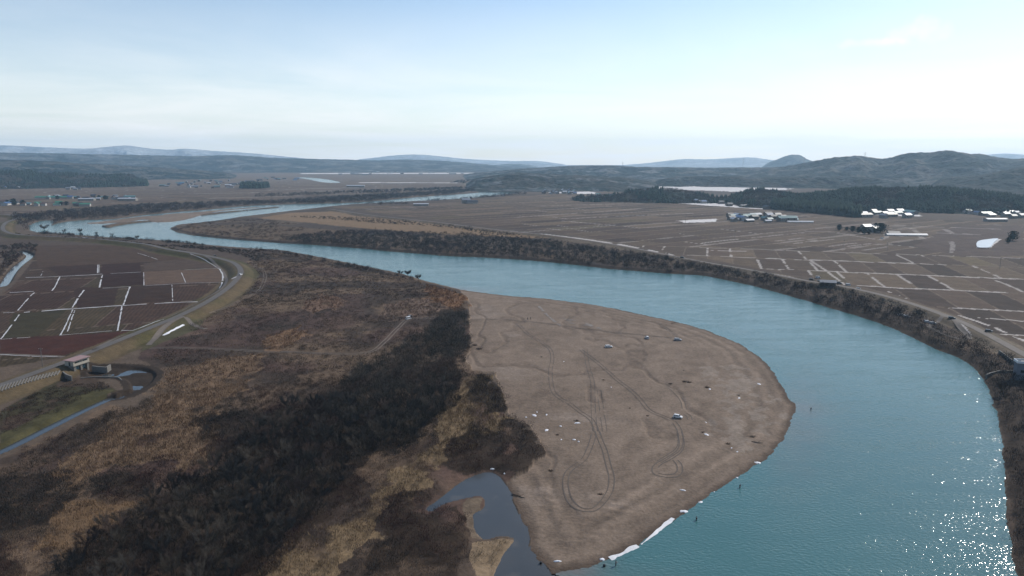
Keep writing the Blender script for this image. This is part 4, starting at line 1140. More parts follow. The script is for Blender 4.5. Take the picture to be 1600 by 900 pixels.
BIG = [tree_meshes(s, 7.0, .42, 2200, (.062, .052, .046), .07) for s in (11, 12)]
def place_tree(x, y, z, s, label, group, var=None, name='bare_tree', rz=None):
    t, c = var or random.choice(VAR)
    e = empty(name, (x, y, z), random.uniform(0, 6.28) if rz is None else rz, s)
    e.scale = (s*random.uniform(.75, 1.35), s*random.uniform(.75, 1.35), s*random.uniform(.8, 1.1))
    link_mesh('trunk', t, None, e); link_mesh('crown', c, None, e)
    return tag(e, label, 'tree', group)
bp = scatter(BELT_PX, lambda r: 2.6, clip=lambda x, y: (samp(sand*1.0, x, y) < .2) & (np.hypot(x, y) > 150))
rr = np.hypot(bp[:, 0], bp[:, 1]); vis = np.abs(np.arctan2(bp[:, 0], bp[:, 1])) < R(37)
bp = bp[vis & (rr > 152)]; rr = np.hypot(bp[:, 0], bp[:, 1])
# choose well spaced nearest trees
chosen = []
for k in np.argsort(rr):
    if all((bp[k, 0]-c[0])**2+(bp[k, 1]-c[1])**2 > 4.6**2 for c in chosen): chosen.append(bp[k])
    if len(chosen) >= 215: break
for x, y in chosen:
    place_tree(x, y, gz(x, y), .75+.45*random.random(), 'tall dark leafless tree standing in the thicket belt at the lower left', 'leafless trees of the thicket belt')
rb = scatter([(1690,1010),(1630,1010),(1604,900),(1590,850),(1586,790),(1584,740),(1578,690),(1568,640),(1552,612),(1600,600),(1690,660)], lambda r: 3)
chosen = []
for x, y in rb[RNG.permutation(len(rb))]:
    if math.atan2(x, y) > R(36.8): continue
    if all((x-c[0])**2+(y-c[1])**2 > 16 for c in chosen): chosen.append((x, y))
    if len(chosen) >= 50: break
for x, y in chosen: place_tree(x, y, gz(x, y), .6+.35*random.random(), 'dark leafless tree on the steep bank at the right edge', 'leafless trees of the right bank')
for px, py, s, lab in [(69,361,1.5,'largest bare tree on the dyke side of the far left river bend'), (101,365,1.2,'rounded bare tree second from the left above the long dyke'), (126,365,1.25,'bare tree above the two parked white cars on the dyke'),
      (151,368,.8,'low bare tree fourth along the far river bend'), (175,370,.85,'low bare tree fifth along the far river bend'), (215,374,.85,'last bare tree of the row before the road ramp'),
      (625,430,.8,'small bare tree at the water edge, left one of three near the bar head'), (637,432,1.0,'bushy bare tree at the water edge, middle one of three near the bar head'), (654,438,.8,'bare tree at the water edge, right one of three near the bar head')]:
    x, y, z = ground_at(px, py); place_tree(x, y, z, s, lab, 'bare trees along the left bank', random.choice(BIG))
def evergreen_meshes(seed, colr=(.022, .034, .026)):
    rnd = random.Random(seed); vs, cs = [], []
    for i in range(900):
        th = rnd.uniform(0, 6.28); u = rnd.random(); rad = .36*math.sqrt(max(0, 1-((u-.45)/.6)**2))*(1+.35*math.sin(3*th+seed)+.3*math.sin(2*th+9*u+seed))*rnd.uniform(.6, 1.15)
        q = rnd.random()**.4; p = Vector((math.cos(th)*rad*q, math.sin(th)*rad*q, .12+.8*u)); s = rnd.uniform(.04, .085)
        a = Vector((rnd.gauss(0, 1), rnd.gauss(0, 1), rnd.gauss(0, .6))).normalized()*s; b = a.orthogonal().normalized()*s
        vs += [p-a, p+b, p+a]; c = rnd.uniform(.6, 1.5); cs += [tuple(k*c for k in colr)]*3
    crown = np_mesh('crown', np.array([tuple(v) for v in vs]), np.arange(len(vs)).reshape(-1, 3), np.array(cs)); crown.materials.append(fir_mat)
    bm = bmesh.new(); tube(bm, [Vector((0, 0, -.03)), Vector((.01, 0, .3)), Vector((0, .01, .75))], [.03, .022, .008]); t = bpy.data.meshes.new('trunk'); bm.to_mesh(t); bm.free(); t.materials.append(bark_mat)
    return t, crown
EV = [evergreen_meshes(1), evergreen_meshes(2)]
for px, py, s, lab in [(1311,360,11,'round dark tree at the left end of the farmstead in the right fields'), (1376,363,16,'large dark round tree at the right end of the farmstead'), (1323,360,7,'small dark tree beside the left end of the farmstead'),
      (1332,362,9,'dark tree third from the left in front of the farmstead'), (1341,364,10,'dense dark tree left of the farmhouse'), (1350,366,10,'dark tree directly in front of the farmhouse'), (1358,366,8,'low dark tree at the middle of the farmstead'),
      (1366,364,7,'dark tree just left of the large round one'), (1368,356,8,'dark tree behind the farmhouse'), (1582,376,12,'round dark tree beside the frozen pond'), (1575,380,7,'small dark bush beside the frozen pond'),
      (22,321,15,'dark tree left of the farmhouses at the far left'), (12,320,12,'dark tree at the very left farm'), (36,321,13,'dark tree in the middle of the far left farm'), (96,321,10,'dark tree at the near end of the second left farm'), (104,321,11,'dark tree beside the low sheds left of the river bend'),
      (90,312,12,'dark tree left of the white barn'), (155,312,13,'dark tree right of the white barn'), (165,312,13,'dark tree in the middle of the left village'), (178,311,10,'dark tree near the right end of the left village')]:
    x, y, z = ground_at(px, py); place_tree(x, y, z, s, lab, None, random.choice(EV), 'evergreen_tree')

# shrubs on the sandbar
def shrub(px, py, s, lab, n=90, snow=False):
    rnd = random.Random(int(px)); vs, cs = [], []
    for i in range(n):
        th = rnd.uniform(0, 6.28); el = rnd.uniform(.5, 1.4); L = rnd.uniform(.5, 1.0); b = Vector((rnd.gauss(0, .28), rnd.gauss(0, .2), -.05))
        d = Vector((math.cos(th)*math.cos(el), math.sin(th)*math.cos(el), math.sin(el))); w = d.orthogonal().normalized()*.022
        m = b+d*L*.6; e = m+(d+Vector((rnd.gauss(0, .4), rnd.gauss(0, .4), .1))).normalized()*L*.5
        vs += [b-w, b+w, m+w*.7, b-w, m+w*.7, m-w*.7, m-w*.7, m+w*.7, e]; cs += [(.035, .027, .022)]*9
    me = np_mesh('shrub', np.array([tuple(v) for v in vs]), np.arange(len(vs)).reshape(-1, 3), np.array(cs)); me.materials.append(veg_mat)
    x, y, z = ground_at(px, py); o = link_mesh('shrub', me); o.location = (x, y, z); o.scale = (s*.95, s*.7, s*.62)
    return tag(o, lab, 'shrub', 'leafless shrubs on the sandbar')
for a in [(1048,600,1.5,'small leafless shrub, left one of the row in the middle of the bar'), (1070,597,2.0,'tall leafless shrub, left half of the widest clump on the bar'), (1077,598,2.0,'leafless shrub, right half of the widest clump on the bar'), (1105,606,2.2,'tall leafless shrub beside a small snow patch, right end of the row'),
          (1154,618,1.3,'lone leafless shrub standing above a round snow patch near the right shore'), (901,658,1.6,'dark shrub over the wide ragged snow patch'), (846,558,.9,'tiny dry tuft in the upper left of the bar'),
          (943,594,1.0,'tiny dry tuft left of the long diagonal tyre track'), (1012,650,1.0,'tiny dry tuft beside the diagonal tyre track'), (984,638,.7,'tiny dry tuft in the middle of the bar'), (871,680,1.2,'small dry shrub right of the forked snow patch'),
          (1098,676,1.1,'small dry shrub just above the oval snow patch'), (1137,694,1.5,'low dry shrub among the small snow dots, lower right of the bar'), (1176,683,1.8,'low dry shrub on the gravel at the right shore'), (748,546,2.6,'brown shrub alone at the left edge of the bar'), (742,540,2.2,'smaller brown shrub against the thicket at the left edge of the bar'),
          (860,736,1.4,'dry shrub at the right of the thicket corner'), (938,773,1.4,'dry tuft inside the large tyre loop'), (1068,579,.7,'dark tuft above the widest shrub clump')]:
    shrub(*a)
def log(px, py, L, ang, lab):
    x, y, z = ground_at(px, py); bm = bmesh.new()
    tube(bm, [Vector((-L/2, 0, .15)), Vector((-L*.1, .12, .22)), Vector((L*.25, -.05, .2)), Vector((L/2, .1, .3))], [.16, .15, .11, .04], 8)
    tube(bm, [Vector((L*.05, .0, .25)), Vector((L*.2, .5, .6)), Vector((L*.28, .9, .8))], [.06, .04, .015], 5)
    tube(bm, [Vector((-L*.3, 0, .2)), Vector((-L*.42, -.4, .5))], [.07, .02], 5)
    me = bpy.data.meshes.new('driftwood_log'); bm.to_mesh(me); bm.free(); o = link_mesh('driftwood_log', me, bark_mat); o.location = (x, y, z); o.rotation_euler = (0, 0, ang)
    return tag(o, lab, 'driftwood', 'driftwood logs')
log(810,776,5,-.6,'dark driftwood log on the bank right of the backwater'); log(1054,505,4,.1,'dark driftwood log at the far shore of the bar'); log(656,683,6,.7,'pale fallen trunk at the edge of the thicket belt')
log(1183,692,4,-.4,'driftwood log on the right shore of the bar')
# ------------------------------------------------------------------ vehicles
paint = {k: plain('paint_'+k, c, .28, noise=0, spec=.5) for k, c in dict(white=(.64,.63,.62), silver=(.36,.36,.37), dark=(.022,.024,.028), black=(.012,.012,.014), blue=(.05,.10,.22)).items()}
glass_m = plain('car_glass', (.015, .018, .022), .06, noise=0, spec=.6)
tyre_m = plain('tyre_rubber', (.02, .02, .02), .85, noise=0); rim_m = plain('rim_metal', (.4, .4, .42), .35, .8, noise=0)
lamp_m = plain('lamp_lens', (.75, .76, .78), .12, noise=0); tail_m = plain('tail_lens', (.35, .015, .015), .2, noise=0); trim_m = plain('black_trim', (.025,.025,.027), .6, noise=0)
def loft(bm, secs):
    """secs: list of closed rings of equal length"""
    rs = [[bm.verts.new(p) for p in s] for s in secs]; k = len(rs[0])
    for a, b in zip(rs[:-1], rs[1:]):
        for i in range(k): bm.faces.new((a[i], a[(i+1) % k], b[(i+1) % k], b[i]))
    bm.faces.new(list(reversed(rs[0]))); bm.faces.new(rs[-1])
    bmesh.ops.recalc_face_normals(bm, faces=bm.faces)
def fin(bm, name, mat, parent, bev=0.0, smooth=False):
    if bev: bmesh.ops.bevel(bm, geom=[e for e in bm.edges if e.calc_face_angle(0) > .5], offset=bev, segments=2, affect='EDGES', profile=.6)
    me = bpy.data.meshes.new(name); bm.to_mesh(me); bm.free()
    if smooth:
        for p in me.polygons: p.use_smooth = True
    return link_mesh(name, me, mat, parent)
def boxm(bm, x0, x1, y0, y1, z0, z1, tx=0, ty=0):
    v = [bm.verts.new(p) for p in ((x0,y0,z0),(x1,y0,z0),(x1,y1,z0),(x0,y1,z0),(x0+tx,y0+ty,z1),(x1-tx,y0+ty,z1),(x1-tx,y1-ty,z1),(x0+tx,y1-ty,z1))]
    for f in ((0,3,2,1),(4,5,6,7),(0,1,5,4),(1,2,6,5),(2,3,7,6),(3,0,4,7)): bm.faces.new([v[i] for i in f])
SHAPES = {'wagon': dict(L=4.6, W=1.75, belt=.92, top=1.48, hood=1.15, tail=.12, hz=.86), 'hatch': dict(L=3.9, W=1.68, belt=.95, top=1.50, hood=.95, tail=.10, hz=.88),
          'van': dict(L=4.4, W=1.72, belt=1.05, top=1.95, hood=.35, tail=.05, hz=.95), 'suv': dict(L=4.4, W=1.80, belt=1.05, top=1.70, hood=1.10, tail=.12, hz=1.0)}
def make_car(shape, colour, label, x, y, z, rz, group=None):
    s = SHAPES[shape]; L, W = s['L']/2, s['W']/2
    e = empty('parked_car', (x, y, z), rz, .9)
    prof = [(-L, .34), (-L, s['belt']-.06), (-L+.08, s['belt']), (L-s['hood'], s['belt']), (L-.18, s['hz']-.08), (L, s['hz']-.22), (L, .34), (L-.4, .24), (-L+.4, .24)]
    bm = bmesh.new()
    loft(bm, [[(p[0]*k, w, p[1]*(1 if i in (1, 2) else .995)) for p in prof] for i, (w, k) in enumerate(((-W, .975), (-W*.93, 1.0), (W*.93, 1.0), (W, .975)))])
    fin(bm, 'body', paint[colour], e, .04)
    bm = bmesh.new(); xb, xf = -L+s['tail']+.02, L-s['hood']+.05
    slope = .62 if shape != 'van' else .35; b2 = .28 if shape != 'van' else .08
    loft(bm, [[(xb, -W*.9, s['belt']-.01), (xf, -W*.9, s['belt']-.01), (xf, W*.9, s['belt']-.01), (xb, W*.9, s['belt']-.01)],
              [(xb+b2, -W*.78, s['top']-.07), (xf-slope, -W*.78, s['top']-.07), (xf-slope, W*.78, s['top']-.07), (xb+b2, W*.78, s['top']-.07)]])
    fin(bm, 'windows', glass_m, e, .02)
    bm = bmesh.new(); boxm(bm, xb+b2-.05, xf-slope+.06, -W*.80, W*.80, s['top']-.068, s['top'], .08, .06); rf = fin(bm, 'roof', paint[colour], e, .015)
    for px_ in (-L*.35, L*.12):
        for sy in (-1, 1):
            bm = bmesh.new(); loft(bm, [[(px_-.05, sy*W*.905, s['belt']), (px_+.05, sy*W*.905, s['belt']), (px_+.05, sy*(W*.905-.02), s['belt']), (px_-.05, sy*(W*.905-.02), s['belt'])],
                                       [(px_-.04, sy*W*.79, s['top']-.06), (px_+.04, sy*W*.79, s['top']-.06), (px_+.04, sy*(W*.79-.02), s['top']-.06), (px_-.04, sy*(W*.79-.02), s['top']-.06)]])
            fin(bm, 'pillar', paint[colour], e)
    for wx_ in (-L*.60, L*.62):
        for sy in (-1, 1):
            bm = bmesh.new(); bmesh.ops.create_cone(bm, cap_ends=True, segments=16, radius1=.32, radius2=.32, depth=.2)
            bmesh.ops.rotate(bm, verts=bm.verts, matrix=Matrix.Rotation(math.pi/2, 3, 'X')); bmesh.ops.translate(bm, verts=bm.verts, vec=(wx_, sy*(W-.09), .32))
            t = fin(bm, 'wheel', tyre_m, e, .03)
            bm = bmesh.new(); bmesh.ops.create_cone(bm, cap_ends=True, segments=12, radius1=.19, radius2=.17, depth=.02)
            bmesh.ops.rotate(bm, verts=bm.verts, matrix=Matrix.Rotation(-sy*math.pi/2, 3, 'X')); bmesh.ops.translate(bm, verts=bm.verts, vec=(wx_, sy*(W+.022), .32))
            fin(bm, 'rim', rim_m, t)
    for sy in (-1, 1):
        bm = bmesh.new(); boxm(bm, L-.10, L+.012, sy*W*.72-.18, sy*W*.72+.18, s['hz']-.34, s['hz']-.20); fin(bm, 'headlight', lamp_m, e)
        bm = bmesh.new(); boxm(bm, -L-.012, -L+.08, sy*W*.80-.10, sy*W*.80+.10, s['belt']-.36, s['belt']-.12); fin(bm, 'tail_light', tail_m, e)
        bm = bmesh.new(); boxm(bm, xf-.42, xf-.26, sy*(W*.95)-.07*(1 if sy < 0 else -1)-.06, sy*(W*.95)+.07+.0, s['belt']+.02, s['belt']+.16); fin(bm, 'mirror', paint[colour], e, .01)
    for sx, nm in ((1, 'bumper'), (-1, 'bumper')):
        bm = bmesh.new(); boxm(bm, sx*L-.03 if sx > 0 else -L-.035, L+.035 if sx > 0 else -L+.03, -W*.85, W*.85, .30, .44); fin(bm, nm, trim_m, e, .01)
    return tag(e, label, 'car', group)
G1 = 'cars parked on the sandbar'; G2 = 'vehicles on the right dyke'; G3 = 'vehicles on the left dyke'
CARS = [(951,543,'wagon','white','white station wagon parked broadside on the open sandbar, leftmost of the bar cars',.1,G1), (1011,529,'hatch','white','small white car seen end on, near the far shore of the bar',1.75,G1),
 (1059,532,'wagon','silver','silver car parked nearest the far shore, beside a driftwood line',-.15,G1), (1059,653,'hatch','white','white car with dark windows parked beside fresh tyre marks, nearest of the bar cars',-.45,G1),
 (638,499,'van','white','small white van standing at the bend of the dirt track in the scrub',.9,None), (641,496,'suv','black','black car behind the white van on the dirt track',.9,None),
 (376,430,'wagon','white','white car driving on the bend of the left dyke road',1.4,G3), (130,372.3,'wagon','white','white car on the far left dyke, left one of two',-.12,G3), (136,373,'van','white','white van on the far left dyke, right one of two',-.12,G3),
 (218,380.5,'suv','black','dark car at the ramp of the far left dyke',-.2,G3), (336,401,'suv','black','dark car beside the dyke road above the bend',-.8,G3),
 (1268,438,'suv','black','dark car at the left end of the group on the right dyke',-.3,G2), (1278,435,'van','white','white van standing behind the dark cars on the right dyke',-.3,G2), (1281,440.5,'wagon','dark','dark car in front of the white van on the right dyke',-.3,G2),
 (1291,442.5,'suv','black','black car beside the pale shed roof on the right dyke',-.3,G2), (1311,443.5,'suv','dark','dark car right of the group on the right dyke',-.3,G2), (1325,446.5,'van','white','white van at the crossing of dyke road and field road',-.1,G2), (1341,452,'hatch','silver','small silver car heading along the right dyke',-.3,G2),
 (1487,498.5,'suv','black','black car on the right dyke above the ramp',-.35,G2), (1545,520,'suv','black','black car on the right dyke nearest to the grey gate tower',-.45,G2), (1449,504,'wagon','white','white car parked in the brush below the right dyke, left one of two',-.1,G2), (1457,506.5,'wagon','silver','silver car parked in the brush below the right dyke, right one of two',-.1,G2),
 (1408,493.5,'wagon','white','white car half hidden in the brush, left of a second one',-.1,G2), (1417,496,'wagon','silver','silver car half hidden in the brush, right of the white one',-.1,G2), (1066,403.5,'suv','black','lone dark car far along the right dyke',-.5,G2), (1378,373,'van','white','white van outside the farmstead in the right fields',.2,None)]
for px, py, sh_, cl, lab, rz, g in CARS:
    x, y, z = ground_at(px, py); make_car(sh_, cl, lab, x, y, z+(.14 if g in (G2, G3) else .05), rz, g)

# ------------------------------------------------------------------ people
skin_m = plain('skin', (.42, .26, .19), .6, noise=.05); wader_m = plain('wader_rubber', (.045, .045, .035), .6, noise=.1); dark_cl = plain('dark_jacket', (.025, .025, .03), .8, noise=.1)
red_cl = plain('grey_jacket', (.10, .10, .11), .8, noise=.1); hat_m = plain('dark_hat', (.03, .03, .035), .8, noise=0); hair_m = plain('hair', (.012, .01, .009), .6, noise=0)
def skinned(name, V_, E_, Rd, mat, parent, root=0, sub=1):
    me = bpy.data.meshes.new(name); me.from_pydata([tuple(v) for v in V_], E_, []); o = link_mesh(name, me, mat, parent)
    m = o.modifiers.new('skin', 'SKIN'); m.use_smooth_shade = True
    for i, r in enumerate(Rd): me.skin_vertices[0].data[i].radius = (r, r) if not isinstance(r, tuple) else r
    me.skin_vertices[0].data[root].use_root = True
    s = o.modifiers.new('sub', 'SUBSURF'); s.levels = sub; s.render_levels = sub
    return o
def person(x, y, z, rz, label, jacket, pose='stand', wade=.0, arms='rod'):
    e = empty('person', (x, y, z-wade), rz)
    V_, E_, Rd = [], [], []
    def add(p, r, frm=None):
        V_.append(Vector(p)); Rd.append(r)
        if frm is not None: E_.append((frm, len(V_)-1))
        return len(V_)-1
    pel = add((0, 0, .95), (.15, .11)); sp = add((0, .0, 1.12), (.14, .10), pel); ch = add((0, .01, 1.34), (.17, .115), sp); nk = add((0, .02, 1.47), .055, ch)
    hd0 = add((0, .03, 1.55), .075, nk); hd = add((0, .035, 1.64), (.085, .10), hd0); hd2 = add((0, .03, 1.70), .06, hd)
    add((0, .135, 1.615), .016, hd)   # nose
    for sx in (-1, 1):
        st = .13 if pose == 'stand' else .16
        hip = add((sx*.09, 0, .88), .10, pel); kn = add((sx*st*.85, .03, .49), .065, hip); an = add((sx*st, -.02, .10), .045, kn); add((sx*st*1.1, .13, .05), .04, an)
        sh = add((sx*.19, 0, 1.40), .07, ch)
        if arms == 'rod': el, wr = (sx*.25, .10, 1.14), (sx*.10, .34, 1.16)
        elif arms == 'down': el, wr = (sx*.26, -.02, 1.12), (sx*.27, .06, .88)
        a1 = add(el, .05, sh); a2 = add(wr, .034, a1); d = (Vector(wr)-Vector(el)).normalized(); pm = add(Vector(wr)+d*.06, .032, a2)
        side = Vector((sx*-1, 0, 0)); 
        for k, (fo, fl) in enumerate(((-.028, .062), (-.009, .075), (.010, .07), (.028, .055))):
            up = Vector((0, 0, 1)) if arms == 'rod' else Vector((0, 1, 0))
            a = add(V_[pm]+up*fo+d*.03, .009, pm); add(V_[a]+d*fl*.6+side*fl*.5, .008, a)
        t1 = add(V_[a2]+d*.03+side*.035, .010, a2); add(V_[t1]+d*.04+side*.01, .009, t1)
    skinned('body', V_, E_, Rd, skin_m, e)
    # clothes
    jv = [(0, 0, .90), (0, 0, 1.12), (0, .01, 1.34), (0, .02, 1.45)]; je = [(0, 1), (1, 2), (2, 3)]; jr = [(.18, .135), (.16, .125), (.19, .135), .085]
    for sx in (-1, 1):
        if arms == 'rod': el, wr = (sx*.25, .10, 1.14), (sx*.12, .31, 1.16)
        else: el, wr = (sx*.26, -.02, 1.12), (sx*.27, .05, .91)
        n = len(jv); jv += [(sx*.19, 0, 1.40), el, wr]; je += [(2, n), (n, n+1), (n+1, n+2)]; jr += [.085, .065, .05]
    skinned('jacket', jv, je, jr, jacket, e, 1)
    wv = [(0, 0, .96)]; we = []; wr_ = [(.175, .13)]
    for sx in (-1, 1):
        st = .13 if pose == 'stand' else .16; n = len(wv)
        wv += [(sx*.09, 0, .86), (sx*st*.85, .03, .49), (sx*st, -.02, .10), (sx*st*1.1, .15, .05)]; we += [(0, n), (n, n+1), (n+1, n+2), (n+2, n+3)]; wr_ += [.115, .085, .065, .055]
    skinned('trousers', wv, we, wr_, wader_m, e, 0)
    skinned('hat', [(0, .03, 1.68), (0, .03, 1.73), (0, .13, 1.69)], [(0, 1), (0, 2)], [(.10, .115), .085, .035], hat_m, e, 0)
    skinned('hair', [(0, -.01, 1.60), (0, .0, 1.66)], [(0, 1)], [(.082, .08), .09], hair_m, e, 0)
    return tag(e, label, 'person')
def rod(x, y, z, rz, label):
    bm = bmesh.new(); tube(bm, [Vector((0, -.3, 0)), Vector((0, 1.5, .5)), Vector((0, 4.5, 1.9))], [.02, .014, .006], 6)
    me = bpy.data.meshes.new('fishing_rod'); bm.to_mesh(me); bm.free(); o = link_mesh('fishing_rod', me, paint['black']); o.location = (x, y, z); o.rotation_euler = (0, 0, rz)
    return tag(o, label, 'fishing rod', 'rods held by the anglers')
for px, py, rz, lab, jk, wade in [(1267,640,-.9,'dark clad angler wading far out off the right tip of the bar, hip deep',dark_cl,.75), (1156,762,-1.1,'dark clad angler wading off the lower right shore, upper one of the lower three',dark_cl,.55),
      (1088,813,-1.0,'angler in dark jacket wading beside the long snow strip, middle one of the lower three',dark_cl,.6), (962,884,-1.4,'angler in grey jacket at the very bottom, standing in the shallows by the shore snow',red_cl,.3)]:
    x, y = at(px, py, 0); person(x, y, 0, rz, lab, jk, 'wide', wade)
    hx, hy = -math.sin(rz)*.36, math.cos(rz)*.36
    rod(x+hx, y+hy, 1.16-wade, rz, 'thin fishing rod held by the '+('angler far out off the bar tip' if px > 1200 else 'upper angler of the lower three' if px > 1100 else 'middle angler of the lower three' if px > 1000 else 'lowest angler beside the shore snow'))
for px, py, rz, lab, jk in [(824.5,500,.3,'person in dark clothes standing on the upper bar, left one of a pair',dark_cl), (829,499.5,-.4,'person in grey jacket standing on the upper bar, right one of a pair',red_cl)]:
    x, y, z = ground_at(px, py); person(x, y, z, rz, lab, jk, 'stand', 0, 'down')
for px, py, lab in ((845,882,'dark backpack left on the edge of the backwater at the bar tip'), (944,888,'small dark bag standing at the waterline left of the lowest angler')):
    x, y, z = ground_at(px, py); e = empty('backpack', (x, y, max(z, 0)), .5); tag(e, lab, 'backpack', 'bags left at the water')
    bm = bmesh.new(); boxm(bm, -.3, .3, -.2, .2, 0, .6, .06, .05); fin(bm, 'bag', dark_cl, e, .06, True)
    bm = bmesh.new(); boxm(bm, -.2, .2, .21, .30, .06, .34, .03, .02); fin(bm, 'pocket', dark_cl, e, .02)
    bm = bmesh.new(); tube(bm, [Vector((-.15, -.22, .5)), Vector((-.16, -.34, .3)), Vector((-.15, -.22, .06))], [.025]*3); tube(bm, [Vector((.15, -.22, .5)), Vector((.16, -.34, .3)), Vector((.15, -.22, .06))], [.025]*3); fin(bm, 'straps', trim_m, e)

# ------------------------------------------------------------------ gate houses
conc = plain('concrete', (.15, .14, .125), .9, noise=.2, scale=.8); conc_l = plain('cream_wall', (.34, .31, .255), .85, noise=.1, scale=1.5); roof_p = plain('pink_roof', (.26, .17, .165), .8, noise=.1, scale=2); teal = plain('gate_steel', (.05, .14, .16), .5, noise=.15, scale=2); dkm = plain('dark_opening', (.012, .013, .015), .4, noise=0)
a = Vector((*at(114, 588, 0), 0)); b = Vector((*at(141, 579, 0), 0)); ax = (b-a); W_ = ax.length; ang = math.atan2(ax.y, ax.x)
e = empty('sluice_gate', ((a.x+b.x)/2, (a.y+b.y)/2, -.5), ang); tag(e, 'cream sluice gate house with pink flat roof over two teal gates in the left dyke', 'sluice gate')
print('gate width', W_)
hw = W_/2*.85
bm = bmesh.new()
for x0 in (-hw, -.5, hw-1.0): boxm(bm, x0, x0+1.0, -.4, 4.4, 0, 5.0)
boxm(bm, -hw+1.0, hw-1.0, 3.6, 4.2, 0, 5.0); fin(bm, 'piers', conc, e, .03)
bm = bmesh.new(); boxm(bm, -hw-.5, hw+.5, -.8, 4.8, 5.0, 5.25); fin(bm, 'deck', conc, e, .03)
bm = bmesh.new(); boxm(bm, -hw-.3, hw+.3, -.6, 4.6, 5.253, 7.6); wl = fin(bm, 'wall', conc_l, e, .03)
for x0, x1 in ((-hw+.5, -hw+3.2), (-.6, .3), (hw-3.4, hw-.7)):
    bm = bmesh.new(); boxm(bm, x0, x1, -.64, -.55, 6.5, 7.0); w_ = fin(bm, 'window', glass_m, e)
    bm = bmesh.new(); boxm(bm, x0-.08, x1+.08, -.70, -.60, 6.4, 6.5); fin(bm, 'sill', conc, w_)
bm = bmesh.new(); boxm(bm, -hw-.8, hw+.8, -1.1, 5.1, 7.602, 7.85); fin(bm, 'roof', roof_p, e, .04)
for x0, x1 in ((-hw+1.0, -.5), (.5, hw-1.0)):
    bm = bmesh.new(); boxm(bm, x0+.003, x1-.003, 1.0, 1.15, 0, 4.2); g_ = fin(bm, 'gate', teal, e)
    bm = bmesh.new()
    for k in range(5): boxm(bm, x0+.2, x1-.2, .6, 1.0, .4+k*.85, .58+k*.85)
    for k in range(3): xx = x0+.3+(x1-x0-.6)*k/2; boxm(bm, xx-.1, xx+.1, .62, .99, .0, 4.2)
    fin(bm, 'girders', plain('gate_girder', (.30, .42, .42), .5, noise=.1), g_)
bm = bmesh.new(); boxm(bm, -hw-.34, -hw-.29, 1.2, 2.2, 5.3, 7.1); fin(bm, 'door', dkm, e)
def wall_between(pix, h, th, name, label, cat, z0=-1.0, mat=conc, zpix=1.5):
    P = wpts(pix, zpix); bm = bmesh.new()
    for p, q in zip(P[:-1], P[1:]):
        d = (q-p)/np.hypot(*(q-p)); n = np.array([-d[1], d[0]])*th/2
        vs = [(p+n), (p-n), (q-n), (q+n)]
        lo = [bm.verts.new((*v, z0)) for v in vs]; hi = [bm.verts.new((*v, h)) for v in vs]
        bm.faces.new(lo[::-1]); bm.faces.new(hi)
        for i in range(4): bm.faces.new((lo[i], lo[(i+1) % 4], hi[(i+1) % 4], hi[i]))
    bmesh.ops.recalc_face_normals(bm, faces=bm.faces); o = fin(bm, name, mat, None, .03)
    return tag(o, label, cat)
wall_between([(144,572),(152,573),(166,574),(172,570)], 3.2, .7, 'retaining_wall', 'dark concrete retaining wall along the basin right of the sluice gate', 'wall', zpix=3.0)
wall_between([(92,577),(104,586),(112,589)], 3.4, .6, 'wing_wall', 'concrete wing wall left of the sluice gate', 'wall', zpix=3.0)
wall_between([(126,590),(150,588),(185,589),(190,593)], 1.5, .5, 'bank_wall', 'low concrete bank wall on the near side of the gate basin', 'wall', zpix=1.5)
# ribbed slope protection
e = empty('slope_revetment', (*at(45, 602, 2.5), 0)); tag(e, 'row of concrete ribs on the grass slope of the left dyke', 'revetment'); ox, oy = e.location.x, e.location.y
bm = bmesh.new()
for k in range(19):
    px = 2+k*5.0; top = at(px+1.5, 612-.29*px-3, 3.0); bot = at(px-3, 622-.34*px, 1.6)
    p = np.array(top); q = np.array(bot); d = (q-p)/np.hypot(*(q-p)); n = np.array([-d[1], d[0]])*.28
    zt, zb = gz(*p)+.35, gz(*q)+.35
    lo = [bm.verts.new((v[0]-ox, v[1]-oy, zz_)) for v, zz_ in ((p+n, zt-.9), (p-n, zt-.9), (q-n, zb-.9), (q+n, zb-.9))]; hi = [bm.verts.new((v[0]-ox, v[1]-oy, zz_)) for v, zz_ in ((p+n, zt), (p-n, zt), (q-n, zb), (q+n, zb))]
    bm.faces.new(hi)
    for i in range(4): bm.faces.new((lo[i], lo[(i+1) % 4], hi[(i+1) % 4], hi[i]))
fin(bm, 'ribs', conc, e)
# grey tower at the right edge
bx, by = at(1594, 598, 0); e = empty('gate_tower', (bx, by, -.3), R(-18)); tag(e, 'grey concrete gate tower with open white railed top at the right edge', 'gate tower')
bm = bmesh.new(); boxm(bm, -2.6, 3.6, -2.2, 2.2, 0, 9.6); fin(bm, 'tower_body', plain('grey_concrete', (.13, .145, .17), .85, noise=.15, scale=.7), e, .04)
bm = bmesh.new(); boxm(bm, -2.9, 3.9, -2.5, 2.5, 9.602, 9.9); fin(bm, 'platform', conc, e, .02)
bm = bmesh.new()
wh = plain('white_parapet', (.62, .62, .62), .7, noise=.05)
for c_ in ((-2.9, 3.9, -2.5, -2.25), (-2.9, 3.9, 2.25, 2.5), (-2.9, -2.65, -2.248, 2.248), (3.65, 3.9, -2.248, 2.248)): boxm(bm, *c_, 9.903, 11.0)
fin(bm, 'parapet', wh, e)
bm = bmesh.new(); boxm(bm, -1.2, 1.0, -2.26, -2.19, 5.6, 6.8); fin(bm, 'window', glass_m, e)
bm = bmesh.new(); boxm(bm, -.8, 1.6, -1, 1, 9.903, 10.6); fin(bm, 'hoist', trim_m, e)
wall_between([(1541,587),(1548,584),(1560,581),(1588,581)], 2.6, .6, 'concrete_bank', 'pale concrete bank running to the grey gate tower', 'wall', zpix=2.0)
